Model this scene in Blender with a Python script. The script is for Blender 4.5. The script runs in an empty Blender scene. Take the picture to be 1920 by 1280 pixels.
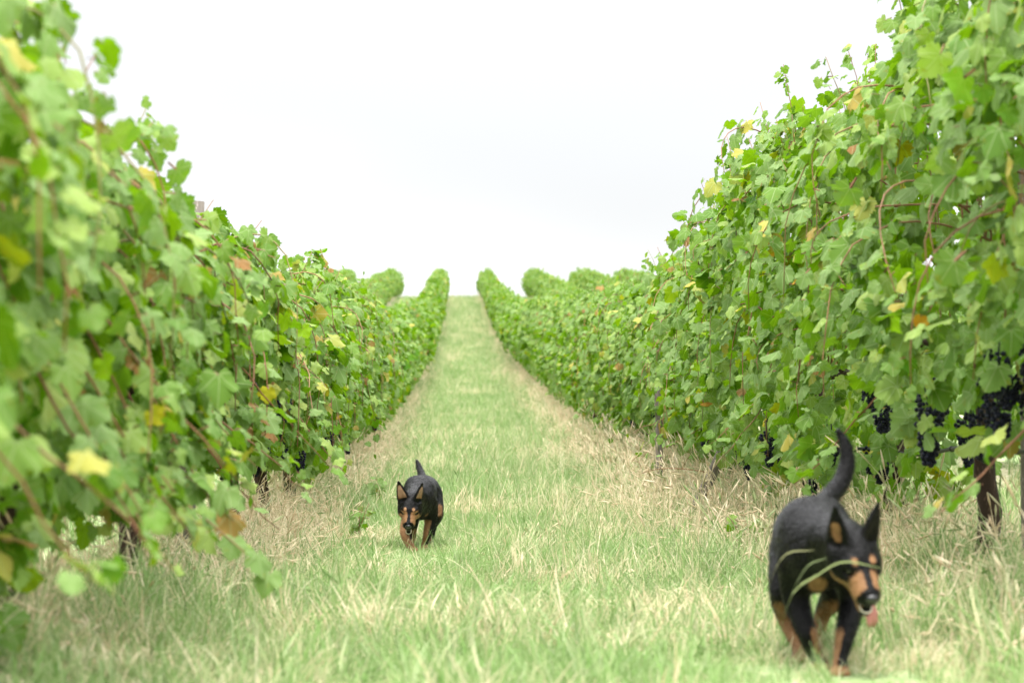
import bpy, math, random
import numpy as np
from mathutils import Vector, Matrix, Euler

random.seed(7)
rng = np.random.default_rng(11)
S = bpy.context.scene
C = S.collection
R = math.radians

# ------------------------------------------------------------------ camera, sky, sun, exposure
CAM = (-0.41, 0.0, 0.63)
cam_d = bpy.data.cameras.new('camera')
cam = bpy.data.objects.new('camera', cam_d); C.objects.link(cam)
cam.location = CAM
cam.rotation_euler = (R(90 + 2.52), 0, R(-1.30))
cam_d.lens = 85; cam_d.sensor_width = 36; cam_d.clip_start = 0.1; cam_d.clip_end = 3000
cam_d.dof.use_dof = True; cam_d.dof.focus_distance = 14.2; cam_d.dof.aperture_fstop = 4.3
S.camera = cam

SUN_EL, SUN_AZ = 64, -165        # high and behind the camera, veiled by cloud
w = bpy.data.worlds.new('World'); S.world = w; w.use_nodes = True
nt = w.node_tree; N = nt.nodes; Lk = nt.links; N.clear()
def wn(t, **k):
    n = N.new(t)
    for a, b in k.items(): setattr(n, a, b)
    return n
out = wn('ShaderNodeOutputWorld'); bg = wn('ShaderNodeBackground'); bg.inputs['Strength'].default_value = 0.1
sky = wn('ShaderNodeTexSky', sky_type='NISHITA', sun_disc=False)
sky.sun_elevation = R(SUN_EL); sky.sun_rotation = R(SUN_AZ); sky.dust_density = 4; sky.air_density = 1
tc = wn('ShaderNodeTexCoord'); sp = wn('ShaderNodeSeparateXYZ')
Lk.new(tc.outputs['Generated'], sp.inputs[0])
mx = wn('ShaderNodeMath', operation='MAXIMUM'); Lk.new(sp.outputs['Z'], mx.inputs[0]); mx.inputs[1].default_value = 0
cie = wn('ShaderNodeMath', operation='MULTIPLY_ADD'); Lk.new(mx.outputs[0], cie.inputs[0])   # overcast sky: horizon a third of the zenith
cie.inputs[1].default_value = 2.0; cie.inputs[2].default_value = 1.0
mp = wn('ShaderNodeMapping'); mp.inputs['Scale'].default_value = (1.0, 1.0, 2.4); mp.inputs['Location'].default_value = (-2.822, 1.543, 7.734)
Lk.new(tc.outputs['Generated'], mp.inputs[0])
nz = wn('ShaderNodeTexNoise'); nz.inputs['Scale'].default_value = 1.3; nz.inputs['Detail'].default_value = 3; nz.inputs['Roughness'].default_value = 0.4
Lk.new(mp.outputs[0], nz.inputs['Vector'])
mr = wn('ShaderNodeMapRange'); Lk.new(nz.outputs['Fac'], mr.inputs[0])
mr.inputs[1].default_value = 0.30; mr.inputs[2].default_value = 0.60; mr.inputs[3].default_value = 0.325; mr.inputs[4].default_value = 1.15; mr.interpolation_type = 'SMOOTHSTEP'
mu = wn('ShaderNodeMath', operation='MULTIPLY'); Lk.new(cie.outputs[0], mu.inputs[0]); Lk.new(mr.outputs[0], mu.inputs[1])
cl = wn('ShaderNodeVectorMath', operation='SCALE'); cl.inputs[0].default_value = (8.2, 8.22, 8.26); Lk.new(mu.outputs[0], cl.inputs['Scale'])
mix = wn('ShaderNodeMix', data_type='RGBA'); mix.inputs['Factor'].default_value = 0.9
Lk.new(sky.outputs[0], mix.inputs['A']); Lk.new(cl.outputs[0], mix.inputs['B'])
Lk.new(mix.outputs['Result'], bg.inputs['Color']); Lk.new(bg.outputs[0], out.inputs[0])

sd = bpy.data.lights.new('sun', 'SUN'); sd.energy = 1.5; sd.angle = R(10); sd.color = (1, 0.97, 0.92)
so = bpy.data.objects.new('sun', sd); C.objects.link(so)
az = R(SUN_AZ)
sdir = Vector((math.sin(az) * math.cos(R(SUN_EL)), math.cos(az) * math.cos(R(SUN_EL)), math.sin(R(SUN_EL))))
so.rotation_euler = sdir.to_track_quat('Z', 'Y').to_euler(); so.location = (0, 0, 30)

S.view_settings.view_transform = 'Standard'; S.view_settings.look = 'None'
S.view_settings.exposure = 1.58; S.view_settings.gamma = 1; S.view_settings.use_curve_mapping = False
S.render.engine = 'CYCLES'
S.cycles.use_denoising = True
S.cycles.max_bounces = 5; S.cycles.diffuse_bounces = 2; S.cycles.glossy_bounces = 2
S.cycles.transmission_bounces = 4; S.cycles.transparent_max_bounces = 4
S.cycles.caustics_reflective = False; S.cycles.caustics_refractive = False

# ------------------------------------------------------------------ small helpers
def hsh(ix, iy, seed):
    v = np.sin(ix * 127.1 + iy * 311.7 + seed * 74.7) * 43758.5453
    return v - np.floor(v)
def vnoise(x, y, seed=0):
    x = np.asarray(x, float); y = np.asarray(y, float)
    ix, iy = np.floor(x), np.floor(y); fx, fy = x - ix, y - iy
    fx = fx * fx * (3 - 2 * fx); fy = fy * fy * (3 - 2 * fy)
    a = hsh(ix, iy, seed); b = hsh(ix + 1, iy, seed); c = hsh(ix, iy + 1, seed); d = hsh(ix + 1, iy + 1, seed)
    return (a * (1 - fx) + b * fx) * (1 - fy) + (c * (1 - fx) + d * fx) * fy

# hill profile along the lane (y) fitted to the photograph: flat, dip, long climb, crest
PY = np.array([-200, -40, 0, 9, 14.6, 20.8, 30, 39, 58, 81, 98, 125, 156, 170, 178, 190, 210, 260, 500.])
PZ = np.array([-6, -1.2, 0, 0, 0.0, 0.2, 0.52, 0.88, 2.02, 3.5, 4.85, 7.2, 10.0, 11.1, 11.45, 11.5, 10.6, 5.0, -40.])
def _slopes():
    h = np.diff(PY); d = np.diff(PZ) / h; m = np.zeros_like(PY); m[0], m[-1] = d[0], d[-1]
    m[1:-1] = (d[:-1] * h[1:] + d[1:] * h[:-1]) / (h[:-1] + h[1:]); return m
PM = _slopes()
def prof(y):
    y = np.clip(np.asarray(y, float), PY[0], PY[-1] - 1e-6); i = np.clip(np.searchsorted(PY, y, 'right') - 1, 0, len(PY) - 2)
    h = PY[i + 1] - PY[i]; t = (y - PY[i]) / h
    return ((2*t**3 - 3*t**2 + 1) * PZ[i] + (t**3 - 2*t**2 + t) * h * PM[i] + (-2*t**3 + 3*t**2) * PZ[i+1] + (t**3 - t**2) * h * PM[i+1])
SP = 3.3            # distance between rows; rows at +-1.65, +-4.95 ...
def ground(x, y):
    x = np.asarray(x, float); y = np.asarray(y, float)
    m = np.abs(((x + SP * 100) % SP) - SP / 2)          # distance to the nearest row line (rows at SP/2)
    near = np.exp(-np.maximum(y - 25, 0) / 40)
    z = prof(y) + 0.13 * np.exp(-(m / 0.38) ** 2)
    z = z + near * (0.07 * np.clip((x - 0.7) / 0.9, 0, 1) + 0.035 * (vnoise(x * 1.3, y * 0.9, 3) - 0.5))
    return z
def gz(x, y): return float(ground(x, y))
def slope(y): return float((prof(y + 0.5) - prof(y - 0.5)))

def new_mesh(name, verts, loops, counts, attrs=None, mats=(), matidx=None, smooth=True, uv=None):
    me = bpy.data.meshes.new(name)
    verts = np.ascontiguousarray(verts, np.float32); loops = np.ascontiguousarray(loops, np.int32)
    counts = np.ascontiguousarray(counts, np.int32)
    me.vertices.add(len(verts)); me.vertices.foreach_set('co', verts.ravel())
    if not len(loops): return me
    me.loops.add(len(loops)); me.loops.foreach_set('vertex_index', loops)
    me.polygons.add(len(counts))
    starts = np.concatenate(([0], np.cumsum(counts)[:-1])).astype(np.int32)
    me.polygons.foreach_set('loop_start', starts)
    me.polygons.foreach_set('loop_total', counts)
    for m in mats: me.materials.append(m)
    if matidx is not None: me.polygons.foreach_set('material_index', np.ascontiguousarray(matidx, np.int32))
    if smooth: me.polygons.foreach_set('use_smooth', np.ones(len(counts), bool))
    for k, v in (attrs or {}).items():
        a = me.attributes.new(k, 'FLOAT', 'POINT'); a.data.foreach_set('value', np.ascontiguousarray(v, np.float32))
    if uv is not None:
        a = me.attributes.new('luv', 'FLOAT2', 'POINT'); a.data.foreach_set('vector', np.ascontiguousarray(uv, np.float32).ravel())
    me.update(calc_edges=True)
    return me

class MB:
    """collects pieces, builds one mesh"""
    def __init__(s): s.v = []; s.l = []; s.c = []; s.n = 0; s.r = []
    def add(s, v, faces, rnd=0.0):
        v = np.asarray(v, float); s.v.append(v)
        for f in faces: s.l.extend(i + s.n for i in f); s.c.append(len(f))
        s.r.append(np.full(len(v), rnd)); s.n += len(v)
    def tube(s, pts, rad, sides=6, rnd=0.0, cap=True, squash=None):
        pts = np.asarray(pts, float); n = len(pts)
        rad = np.full(n, rad) if np.isscalar(rad) else np.asarray(rad, float)
        t = np.gradient(pts, axis=0); t /= np.linalg.norm(t, axis=1)[:, None] + 1e-9
        ref = np.array([0, 0, 1.]) if abs(t[0, 2]) < 0.8 else np.array([1., 0, 0])
        vs = []
        for i in range(n):
            a = np.cross(t[i], ref); a /= np.linalg.norm(a) + 1e-9; b = np.cross(a, t[i]); ref = b
            for k in range(sides):
                g = 2 * math.pi * k / sides
                vs.append(pts[i] + rad[i] * (a * math.cos(g) + b * math.sin(g)))
        fs = [[i*sides + k, i*sides + (k+1) % sides, (i+1)*sides + (k+1) % sides, (i+1)*sides + k] for i in range(n-1) for k in range(sides)]
        if cap: fs += [list(range(sides))[::-1], [(n-1)*sides + k for k in range(sides)]]
        s.add(vs, fs, rnd)
    def mesh(s, name, mat, smooth=True):
        mats = mat if isinstance(mat, (list, tuple)) else [mat]
        return new_mesh(name, np.concatenate(s.v), s.l, s.c, {'rnd': np.concatenate(s.r)}, mats, smooth=smooth)

def link(name, data, parent=None, loc=None, kind=None):
    o = bpy.data.objects.new(name, data); C.objects.link(o)
    if parent is not None: o.parent = parent
    if loc is not None: o.location = loc
    if kind: o['kind'] = kind
    return o
def thing(o, label, cat, group=None):
    o['label'] = label; o['category'] = cat
    if group: o['group'] = group
    return o
def empty(name, loc, label, cat, group=None, rot=(0, 0, 0)):
    o = link(name, None, None, loc); o.rotation_euler = rot; o.empty_display_size = 0.1
    return thing(o, label, cat, group)

# ------------------------------------------------------------------ materials
class NT:
    def __init__(s, name):
        s.m = bpy.data.materials.new(name); s.m.use_nodes = True; s.t = s.m.node_tree; s.t.nodes.clear()
        s.out = s.n('ShaderNodeOutputMaterial')
    def n(s, t, **k):
        x = s.t.nodes.new(t)
        for a, b in k.items(): setattr(x, a, b)
        return x
    def l(s, a, b): s.t.links.new(a, b)
    def math(s, op, a, b=None, c=None, clamp=False):
        x = s.n('ShaderNodeMath', operation=op, use_clamp=clamp)
        for i, v in enumerate((a, b, c)):
            if v is None: continue
            if isinstance(v, (int, float)): x.inputs[i].default_value = v
            else: s.l(v, x.inputs[i])
        return x.outputs[0]
    def noise(s, scale, detail=3, rough=0.5, vec=None, dist=0):
        x = s.n('ShaderNodeTexNoise'); x.inputs['Scale'].default_value = scale; x.inputs['Detail'].default_value = detail
        x.inputs['Roughness'].default_value = rough; x.inputs['Distortion'].default_value = dist
        if vec is not None: s.l(vec, x.inputs['Vector'])
        return x.outputs['Fac']
    def ramp(s, fac, stops, interp='LINEAR'):
        x = s.n('ShaderNodeValToRGB'); e = x.color_ramp.elements; x.color_ramp.interpolation = interp
        while len(e) < len(stops): e.new(0.5)
        for q, (p, c) in zip(e, stops): q.position = p; q.color = (*c, 1) if len(c) == 3 else c
        s.l(fac, x.inputs[0]); return x.outputs[0]
    def mix(s, fac, a, b, blend='MIX'):
        x = s.n('ShaderNodeMix', data_type='RGBA', blend_type=blend)
        for nm, v in (('Factor', fac), ('A', a), ('B', b)):
            i = x.inputs[nm] if nm == 'Factor' else [q for q in x.inputs if q.name == nm and q.type == 'RGBA'][0]
            if isinstance(v, (int, float)): i.default_value = v
            elif isinstance(v, tuple): i.default_value = (*v, 1)
            else: s.l(v, i)
        return [q for q in x.outputs if q.type == 'RGBA'][0]
    def attr(s, name): x = s.n('ShaderNodeAttribute', attribute_name=name); return x
    def bsdf(s, col, rough=0.6, spec=0.4, bump=None, bstr=0.3, bdist=0.01, **kw):
        b = s.n('ShaderNodeBsdfPrincipled')
        if isinstance(col, tuple): b.inputs['Base Color'].default_value = (*col, 1)
        else: s.l(col, b.inputs['Base Color'])
        if isinstance(rough, (int, float)): b.inputs['Roughness'].default_value = rough
        else: s.l(rough, b.inputs['Roughness'])
        b.inputs['Specular IOR Level'].default_value = spec
        for k, v in kw.items(): b.inputs[k.replace('_', ' ')].default_value = v
        if bump is not None:
            u = s.n('ShaderNodeBump'); u.inputs['Strength'].default_value = bstr; u.inputs['Distance'].default_value = bdist
            s.l(bump, u.inputs['Height']); s.l(u.outputs[0], b.inputs['Normal'])
        return b
    def done(s, sh): s.l(sh.outputs[0] if hasattr(sh, 'outputs') else sh, s.out.inputs['Surface']); return s.m

def leaf_material():
    t = NT('vine_leaf')
    oi = t.n('ShaderNodeObjectInfo'); r0 = t.math('FRACT', t.math('ADD', oi.outputs['Random'], t.attr('rnd').outputs['Fac']))
    top = t.ramp(r0, [(0, (.005, .036, .002)), (.12, (.024, .110, .003)), (.28, (.074, .170, .022)), (.42, (.055, .170, .002)), (.52, (.007, .050, .002)), (.64, (.088, .185, .028)), (.80, (.110, .235, .003)),
                      (.90, (.175, .295, .006)), (.955, (.20, .26, .01)), (.972, (.32, .25, .010)), (.990, (.24, .09, .006)), (.997, (.05, .02, .01))])
    under = t.ramp(r0, [(0, (.075, .145, .028)), (.3, (.16, .235, .085)), (.6, (.10, .18, .035)), (.93, (.22, .29, .08)), (.97, (.32, .27, .06)), (.99, (.20, .10, .04))])
    uv = t.attr('luv').outputs['Vector']; sx = t.n('ShaderNodeSeparateXYZ'); t.l(uv, sx.inputs[0])
    ax = t.math('ABSOLUTE', sx.outputs['X']); ang = t.math('ARCTAN2', ax, sx.outputs['Y'])
    ln = t.n('ShaderNodeVectorMath', operation='LENGTH'); t.l(uv, ln.inputs[0]); rr = ln.outputs['Value']
    d = None
    for a in (0.0, 0.86, 1.75):
        q = t.math('MULTIPLY', t.math('ABSOLUTE', t.math('SUBTRACT', ang, a)), rr)
        d = q if d is None else t.math('MINIMUM', d, q)
    vein = t.math('SUBTRACT', 1, t.math('DIVIDE', d, 0.028), clamp=True)
    geo = t.n('ShaderNodeNewGeometry')
    nz = t.noise(38, 2, vec=geo.outputs['Position'])
    top = t.mix(t.math('MULTIPLY', nz, 0.35), top, (.085, .18, .012))
    top = t.mix(t.math('MULTIPLY', vein, 0.45), top, (.22, .32, .06))
    under = t.mix(t.math('MULTIPLY', vein, 0.5), under, (.36, .42, .22))
    col = t.mix(geo.outputs['Backfacing'], top, under)
    sv = t.n('ShaderNodeVectorMath', operation='MULTIPLY_ADD'); t.l(uv, sv.inputs[0]); sv.inputs[1].default_value = (1, 1, 1); cb = t.n('ShaderNodeCombineXYZ'); t.l(t.math('MULTIPLY', r0, 91.7), cb.inputs[0]); t.l(cb.outputs[0], sv.inputs[2])
    spot = t.noise(3.2, 4, .65, sv.outputs[0]); edge = t.math('MULTIPLY', rr, .10)
    col = t.mix(t.math('MULTIPLY', t.math('DIVIDE', t.math('SUBTRACT', t.math('ADD', spot, edge), .66), .06, clamp=True), .75), col, (.17, .14, .022))     # browned spots and margins
    b = t.bsdf(col, 0.42, 0.055, bump=t.math('ADD', t.math('MULTIPLY', vein, -1), t.math('MULTIPLY', nz, .6)), bstr=0.35, bdist=0.004)
    t.l(t.math('MULTIPLY_ADD', geo.outputs['Backfacing'], 0.3, 0.42), b.inputs['Roughness'])
    tr = t.n('ShaderNodeBsdfTranslucent'); t.l(t.mix(0.6, top, (.25, .48, .002), 'MIX'), tr.inputs['Color'])
    ms = t.n('ShaderNodeMixShader'); ms.inputs[0].default_value = 0.30
    t.l(b.outputs[0], ms.inputs[1]); t.l(tr.outputs[0], ms.inputs[2])
    return t.done(ms)
def bark_material(name, c0, c1, scale=30, bstr=0.9):
    t = NT(name); tc = t.n('ShaderNodeTexCoord'); mp = t.n('ShaderNodeMapping'); mp.inputs['Scale'].default_value = (1, 1, 0.18)
    t.l(tc.outputs['Object'], mp.inputs[0])
    n1 = t.noise(scale, 5, 0.65, mp.outputs[0]); n2 = t.noise(scale * 3, 3, 0.6, mp.outputs[0])
    col = t.mix(n1, c0, c1); h = t.math('ADD', n1, t.math('MULTIPLY', n2, .5))
    return t.done(t.bsdf(t.mix(t.math('GREATER_THAN', n2, .62), col, tuple(x * 1.5 for x in c1)), 0.9, 0.15, h, bstr, 0.01))
def cane_material():
    t = NT('vine_cane'); oi = t.n('ShaderNodeObjectInfo'); geo = t.n('ShaderNodeNewGeometry')
    r0 = t.math('FRACT', t.math('ADD', oi.outputs['Random'], t.attr('rnd').outputs['Fac']))
    col = t.ramp(r0, [(0, (.11, .035, .018)), (.4, (.17, .07, .03)), (.75, (.21, .11, .045)), (1, (.13, .15, .04))])
    return t.done(t.bsdf(t.mix(t.math('MULTIPLY', t.noise(60, 2, vec=geo.outputs['Position']), .5), col, (.22, .14, .08)), 0.55, 0.2))
def grape_material():
    t = NT('black_grape'); geo = t.n('ShaderNodeNewGeometry'); n = t.noise(55, 3, 0.6, geo.outputs['Position'])
    col = t.ramp(n, [(.35, (.0022, .0024, .006)), (.62, (.010, .012, .024)), (.8, (.035, .042, .068))])
    return t.done(t.bsdf(col, t.math('MULTIPLY_ADD', n, .5, .2), 0.12))
def grass_material(name, greens, straw, strawbias, trans=0.3):
    t = NT(name); oi = t.n('ShaderNodeObjectInfo'); geo = t.n('ShaderNodeNewGeometry')
    r0 = t.math('FRACT', t.math('ADD', oi.outputs['Random'], t.attr('rnd').outputs['Fac']))
    g = t.ramp(r0, greens); s_ = t.ramp(r0, straw)
    big = t.noise(0.85, 3, 0.55, oi.outputs['Location'])
    f = t.math('MULTIPLY_ADD', t.math('SUBTRACT', big, 0.5), 2.6, strawbias)
    f = t.math('ADD', f, t.math('MULTIPLY_ADD', t.math('FRACT', t.math('MULTIPLY', r0, 7.13)), 0.9, -0.45), clamp=True)
    col = t.mix(t.math('SMOOTH_MIN', t.math('SMOOTH_MAX', t.math('MULTIPLY_ADD', f, 2, -.5), 0, .1), 1, .1), g, s_)
    b = t.bsdf(col, 0.6, 0.025)
    tr = t.n('ShaderNodeBsdfTranslucent'); t.l(col, tr.inputs['Color'])
    ms = t.n('ShaderNodeMixShader'); ms.inputs[0].default_value = trans
    t.l(b.outputs[0], ms.inputs[1]); t.l(tr.outputs[0], ms.inputs[2])
    return t.done(ms)
M_LEAF = leaf_material()
M_TRUNK = bark_material('vine_bark', (.012, .007, .005), (.055, .036, .025))
M_POST = bark_material('weathered_wood', (.085, .072, .06), (.20, .175, .15), 45, 0.6)
M_CANE = cane_material()
M_GRAPE = grape_material()
GREENS = [(0, (.13, .235, .06)), (.3, (.245, .35, .135)), (.6, (.16, .275, .08)), (.85, (.36, .43, .23)), (1, (.06, .145, .022))]
STRAWS = [(0, (.64, .52, .34)), (.4, (.74, .64, .46)), (.7, (.52, .40, .25)), (1, (.82, .73, .55))]
M_GRASS = grass_material('lane_grass', GREENS, STRAWS, 0.19, .4)
M_DRY = grass_material('dry_grass', GREENS, STRAWS, 0.78, 0.35)

def ground_material():
    t = NT('grassy_ground'); geo = t.n('ShaderNodeNewGeometry'); s = t.n('ShaderNodeSeparateXYZ'); t.l(geo.outputs['Position'], s.inputs[0])
    wob = t.math('MULTIPLY_ADD', t.noise(0.5, 3, .5, geo.outputs['Position']), 0.7, -0.35)
    x = t.math('ADD', s.outputs['X'], wob)
    m = t.math('ABSOLUTE', t.math('SUBTRACT', t.math('MODULO', t.math('ADD', x, 330), SP), SP / 2))    # metres from the nearest row line
    mp = t.n('ShaderNodeMapping'); mp.inputs['Scale'].default_value = (1, .35, 1); t.l(geo.outputs['Position'], mp.inputs[0])
    fine = t.noise(14, 4, .65, mp.outputs[0]); mid = t.noise(1.1, 4, .6, mp.outputs[0])
    g = t.ramp(fine, [(.25, (.10, .17, .055)), (.5, (.20, .285, .115)), (.75, (.33, .39, .20))])
    d = t.ramp(fine, [(.25, (.20, .16, .09)), (.5, (.42, .36, .24)), (.75, (.58, .51, .38))])
    edge = t.math('SUBTRACT', 1.0, t.math('DIVIDE', t.math('SUBTRACT', m, .35), .5), clamp=True)
    f = t.math('ADD', t.math('MULTIPLY', edge, .7), t.math('MULTIPLY_ADD', mid, 1.3, -.5), clamp=True)
    return t.done(t.bsdf(t.mix(f, g, d), 0.9, 0.15, fine, 0.8, 0.03))
M_GROUND = ground_material()

# ------------------------------------------------------------------ ground sheet
gx = np.unique(np.round(np.concatenate([np.arange(-16, 16.01, 0.165), np.linspace(-320, -16, 45), np.linspace(16, 320, 45)]), 4))
gy = np.unique(np.round(np.concatenate([np.linspace(-120, 2, 40), np.arange(2, 40, 0.35), np.arange(40, 215, 1.2), np.linspace(215, 499, 45)]), 4))
GX, GY = np.meshgrid(gx, gy, indexing='ij')
GV = np.stack([GX.ravel(), GY.ravel(), ground(GX, GY).ravel()], 1)
nx_, ny_ = len(gx), len(gy)
ii, jj = np.meshgrid(np.arange(nx_ - 1), np.arange(ny_ - 1), indexing='ij'); a0 = (ii * ny_ + jj).ravel()
link('ground', new_mesh('ground', GV, np.stack([a0, a0 + ny_, a0 + ny_ + 1, a0 + 1], 1).ravel(), np.full(len(a0), 4), mats=[M_GROUND]), kind='structure')

# ------------------------------------------------------------------ vine leaves
HALF = [(.06, -.08), (.17, -.19), (.29, -.21), (.35, -.14), (.45, -.12), (.47, -.02), (.56, .03), (.51, .11), (.47, .18), (.59, .23), (.60, .32), (.67, .41),
        (.57, .46), (.53, .55), (.42, .52), (.37, .56), (.42, .66), (.33, .69), (.30, .78), (.20, .79), (.15, .88)]
def leaf_shape(seed, petiole=False):
    r = random.Random(seed); pts = [(0.0, 0.02)]
    for k, (x, y) in enumerate(HALF): pts.append((x * r.uniform(.92, 1.08), y + r.uniform(-.03, .03)))
    pts.append((r.uniform(-.03, .03), .96))
    for k, (x, y) in enumerate(reversed(HALF)): pts.append((-x * r.uniform(.92, 1.08), y + r.uniform(-.03, .03)))
    P = np.array([(0, .24)] + pts); n = len(pts)
    x, y = P[:, 0], P[:, 1]; ph = r.uniform(0, 6.3); fold = r.uniform(-.25, .5); droop = r.uniform(-.1, .7)
    z = -fold * np.abs(x) * .8 - droop * np.maximum(y - .2, 0) ** 2 - r.uniform(0, .3) * x * x + .06 * np.sin(np.arctan2(x, y - .2) * 4 + ph) * np.hypot(x, y - .2) * 2
    z[0] += .02
    V = np.stack([x, y, z], 1); V[:, :2] *= 1.0
    F = [(0, 1 + (k + 1) % n, 1 + k) for k in range(n)]
    F = [f for f in F]
    return V, np.array(F), P
LEAVES = [leaf_shape(100 + k) for k in range(9)]
def lod_leaf(seed):
    r = random.Random(seed)
    P = np.array([(0, .3), (.0, 0), (.3, -.15), (.52, .05), (.62, .42), (.34, .55), (0, .95), (-.34, .55), (-.62, .42), (-.52, .05), (-.3, -.15)])
    P[1:] += np.array([[r.uniform(-.05, .05), r.uniform(-.05, .05)] for _ in range(10)])
    z = -r.uniform(.1, .4) * np.abs(P[:, 0]) - r.uniform(.1, .5) * np.maximum(P[:, 1] - .2, 0) ** 2
    return np.stack([P[:, 0], P[:, 1], z], 1), np.array([(0, 1 + (k + 1) % 10, 1 + k) for k in range(10)]), P
LODS = [lod_leaf(300 + k) for k in range(4)]
def single_leaf_mesh(k):
    V, F, P = LEAVES[k]
    n = len(V); d = .005 / .11
    pv = [(-d, .02, -.005), (d, .02, -.005), (0, .02, .03), (-d, -.28, -.33), (d, -.28, -.33), (0, -.26, -.30)]
    V2 = np.concatenate([V, pv]); F2 = [tuple(f) for f in F] + [(n, n+1, n+4), (n, n+4, n+3), (n+1, n+2, n+5), (n+1, n+5, n+4), (n+2, n, n+3), (n+2, n+3, n+5)]
    mi = [0] * len(F) + [1] * 6
    return new_mesh('leaf', V2, np.array(F2).ravel(), np.full(len(F2), 3), {'rnd': np.zeros(len(V2))}, [M_LEAF, M_CANE], mi, uv=np.concatenate([P, np.zeros((6, 2))]))
LEAF_ME = [single_leaf_mesh(k) for k in range(len(LEAVES))]

def norm(a): return a / (np.linalg.norm(a, axis=-1, keepdims=True) + 1e-9)
def frames(nrm, tip):
    nrm = norm(nrm); t = norm(tip - (tip * nrm).sum(1)[:, None] * nrm); x = np.cross(t, nrm)
    return np.stack([x, t, nrm], 2)             # columns
def leaf_cloud(name, pos, rot, scl, rnd, shapes, extra=None):
    """many leaves joined into one mesh"""
    vs, ls, at, uvs = [], [], [], []; off = 0
    var = rng.integers(0, len(shapes), len(pos))
    for k, (V, F, P) in enumerate(shapes):
        i = np.where(var == k)[0]
        if not len(i): continue
        v = np.einsum('nij,vj->nvi', rot[i], V) * scl[i][:, None, None] + pos[i][:, None, :]
        vs.append(v.reshape(-1, 3)); nv = len(V)
        ls.append((F[None] + (np.arange(len(i)) * nv)[:, None, None] + off).reshape(-1, 3)); off += len(i) * nv
        at.append(np.repeat(rnd[i], nv)); uvs.append(np.tile(P, (len(i), 1)))
    V = np.concatenate(vs); Lp = np.concatenate(ls); at = np.concatenate(at); uvs = np.concatenate(uvs); mats = [M_LEAF]; mi = np.zeros(len(Lp), int)
    loops = Lp.ravel(); counts = np.full(len(Lp), 3)
    if extra is not None:                        # trunk, canes of a far vine, joined in
        ev = np.concatenate(extra.v); n0 = len(V)
        V = np.concatenate([V, ev]); loops = np.concatenate([loops, np.array(extra.l) + n0]); counts = np.concatenate([counts, extra.c])
        at = np.concatenate([at, np.zeros(len(ev))]); uvs = np.concatenate([uvs, np.zeros((len(ev), 2))])
        mats = [M_LEAF, M_TRUNK]; mi = np.concatenate([mi, np.ones(len(extra.c), int)])
    return new_mesh(name, V, loops, counts, {'rnd': at}, mats, mi, uv=uvs)

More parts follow.
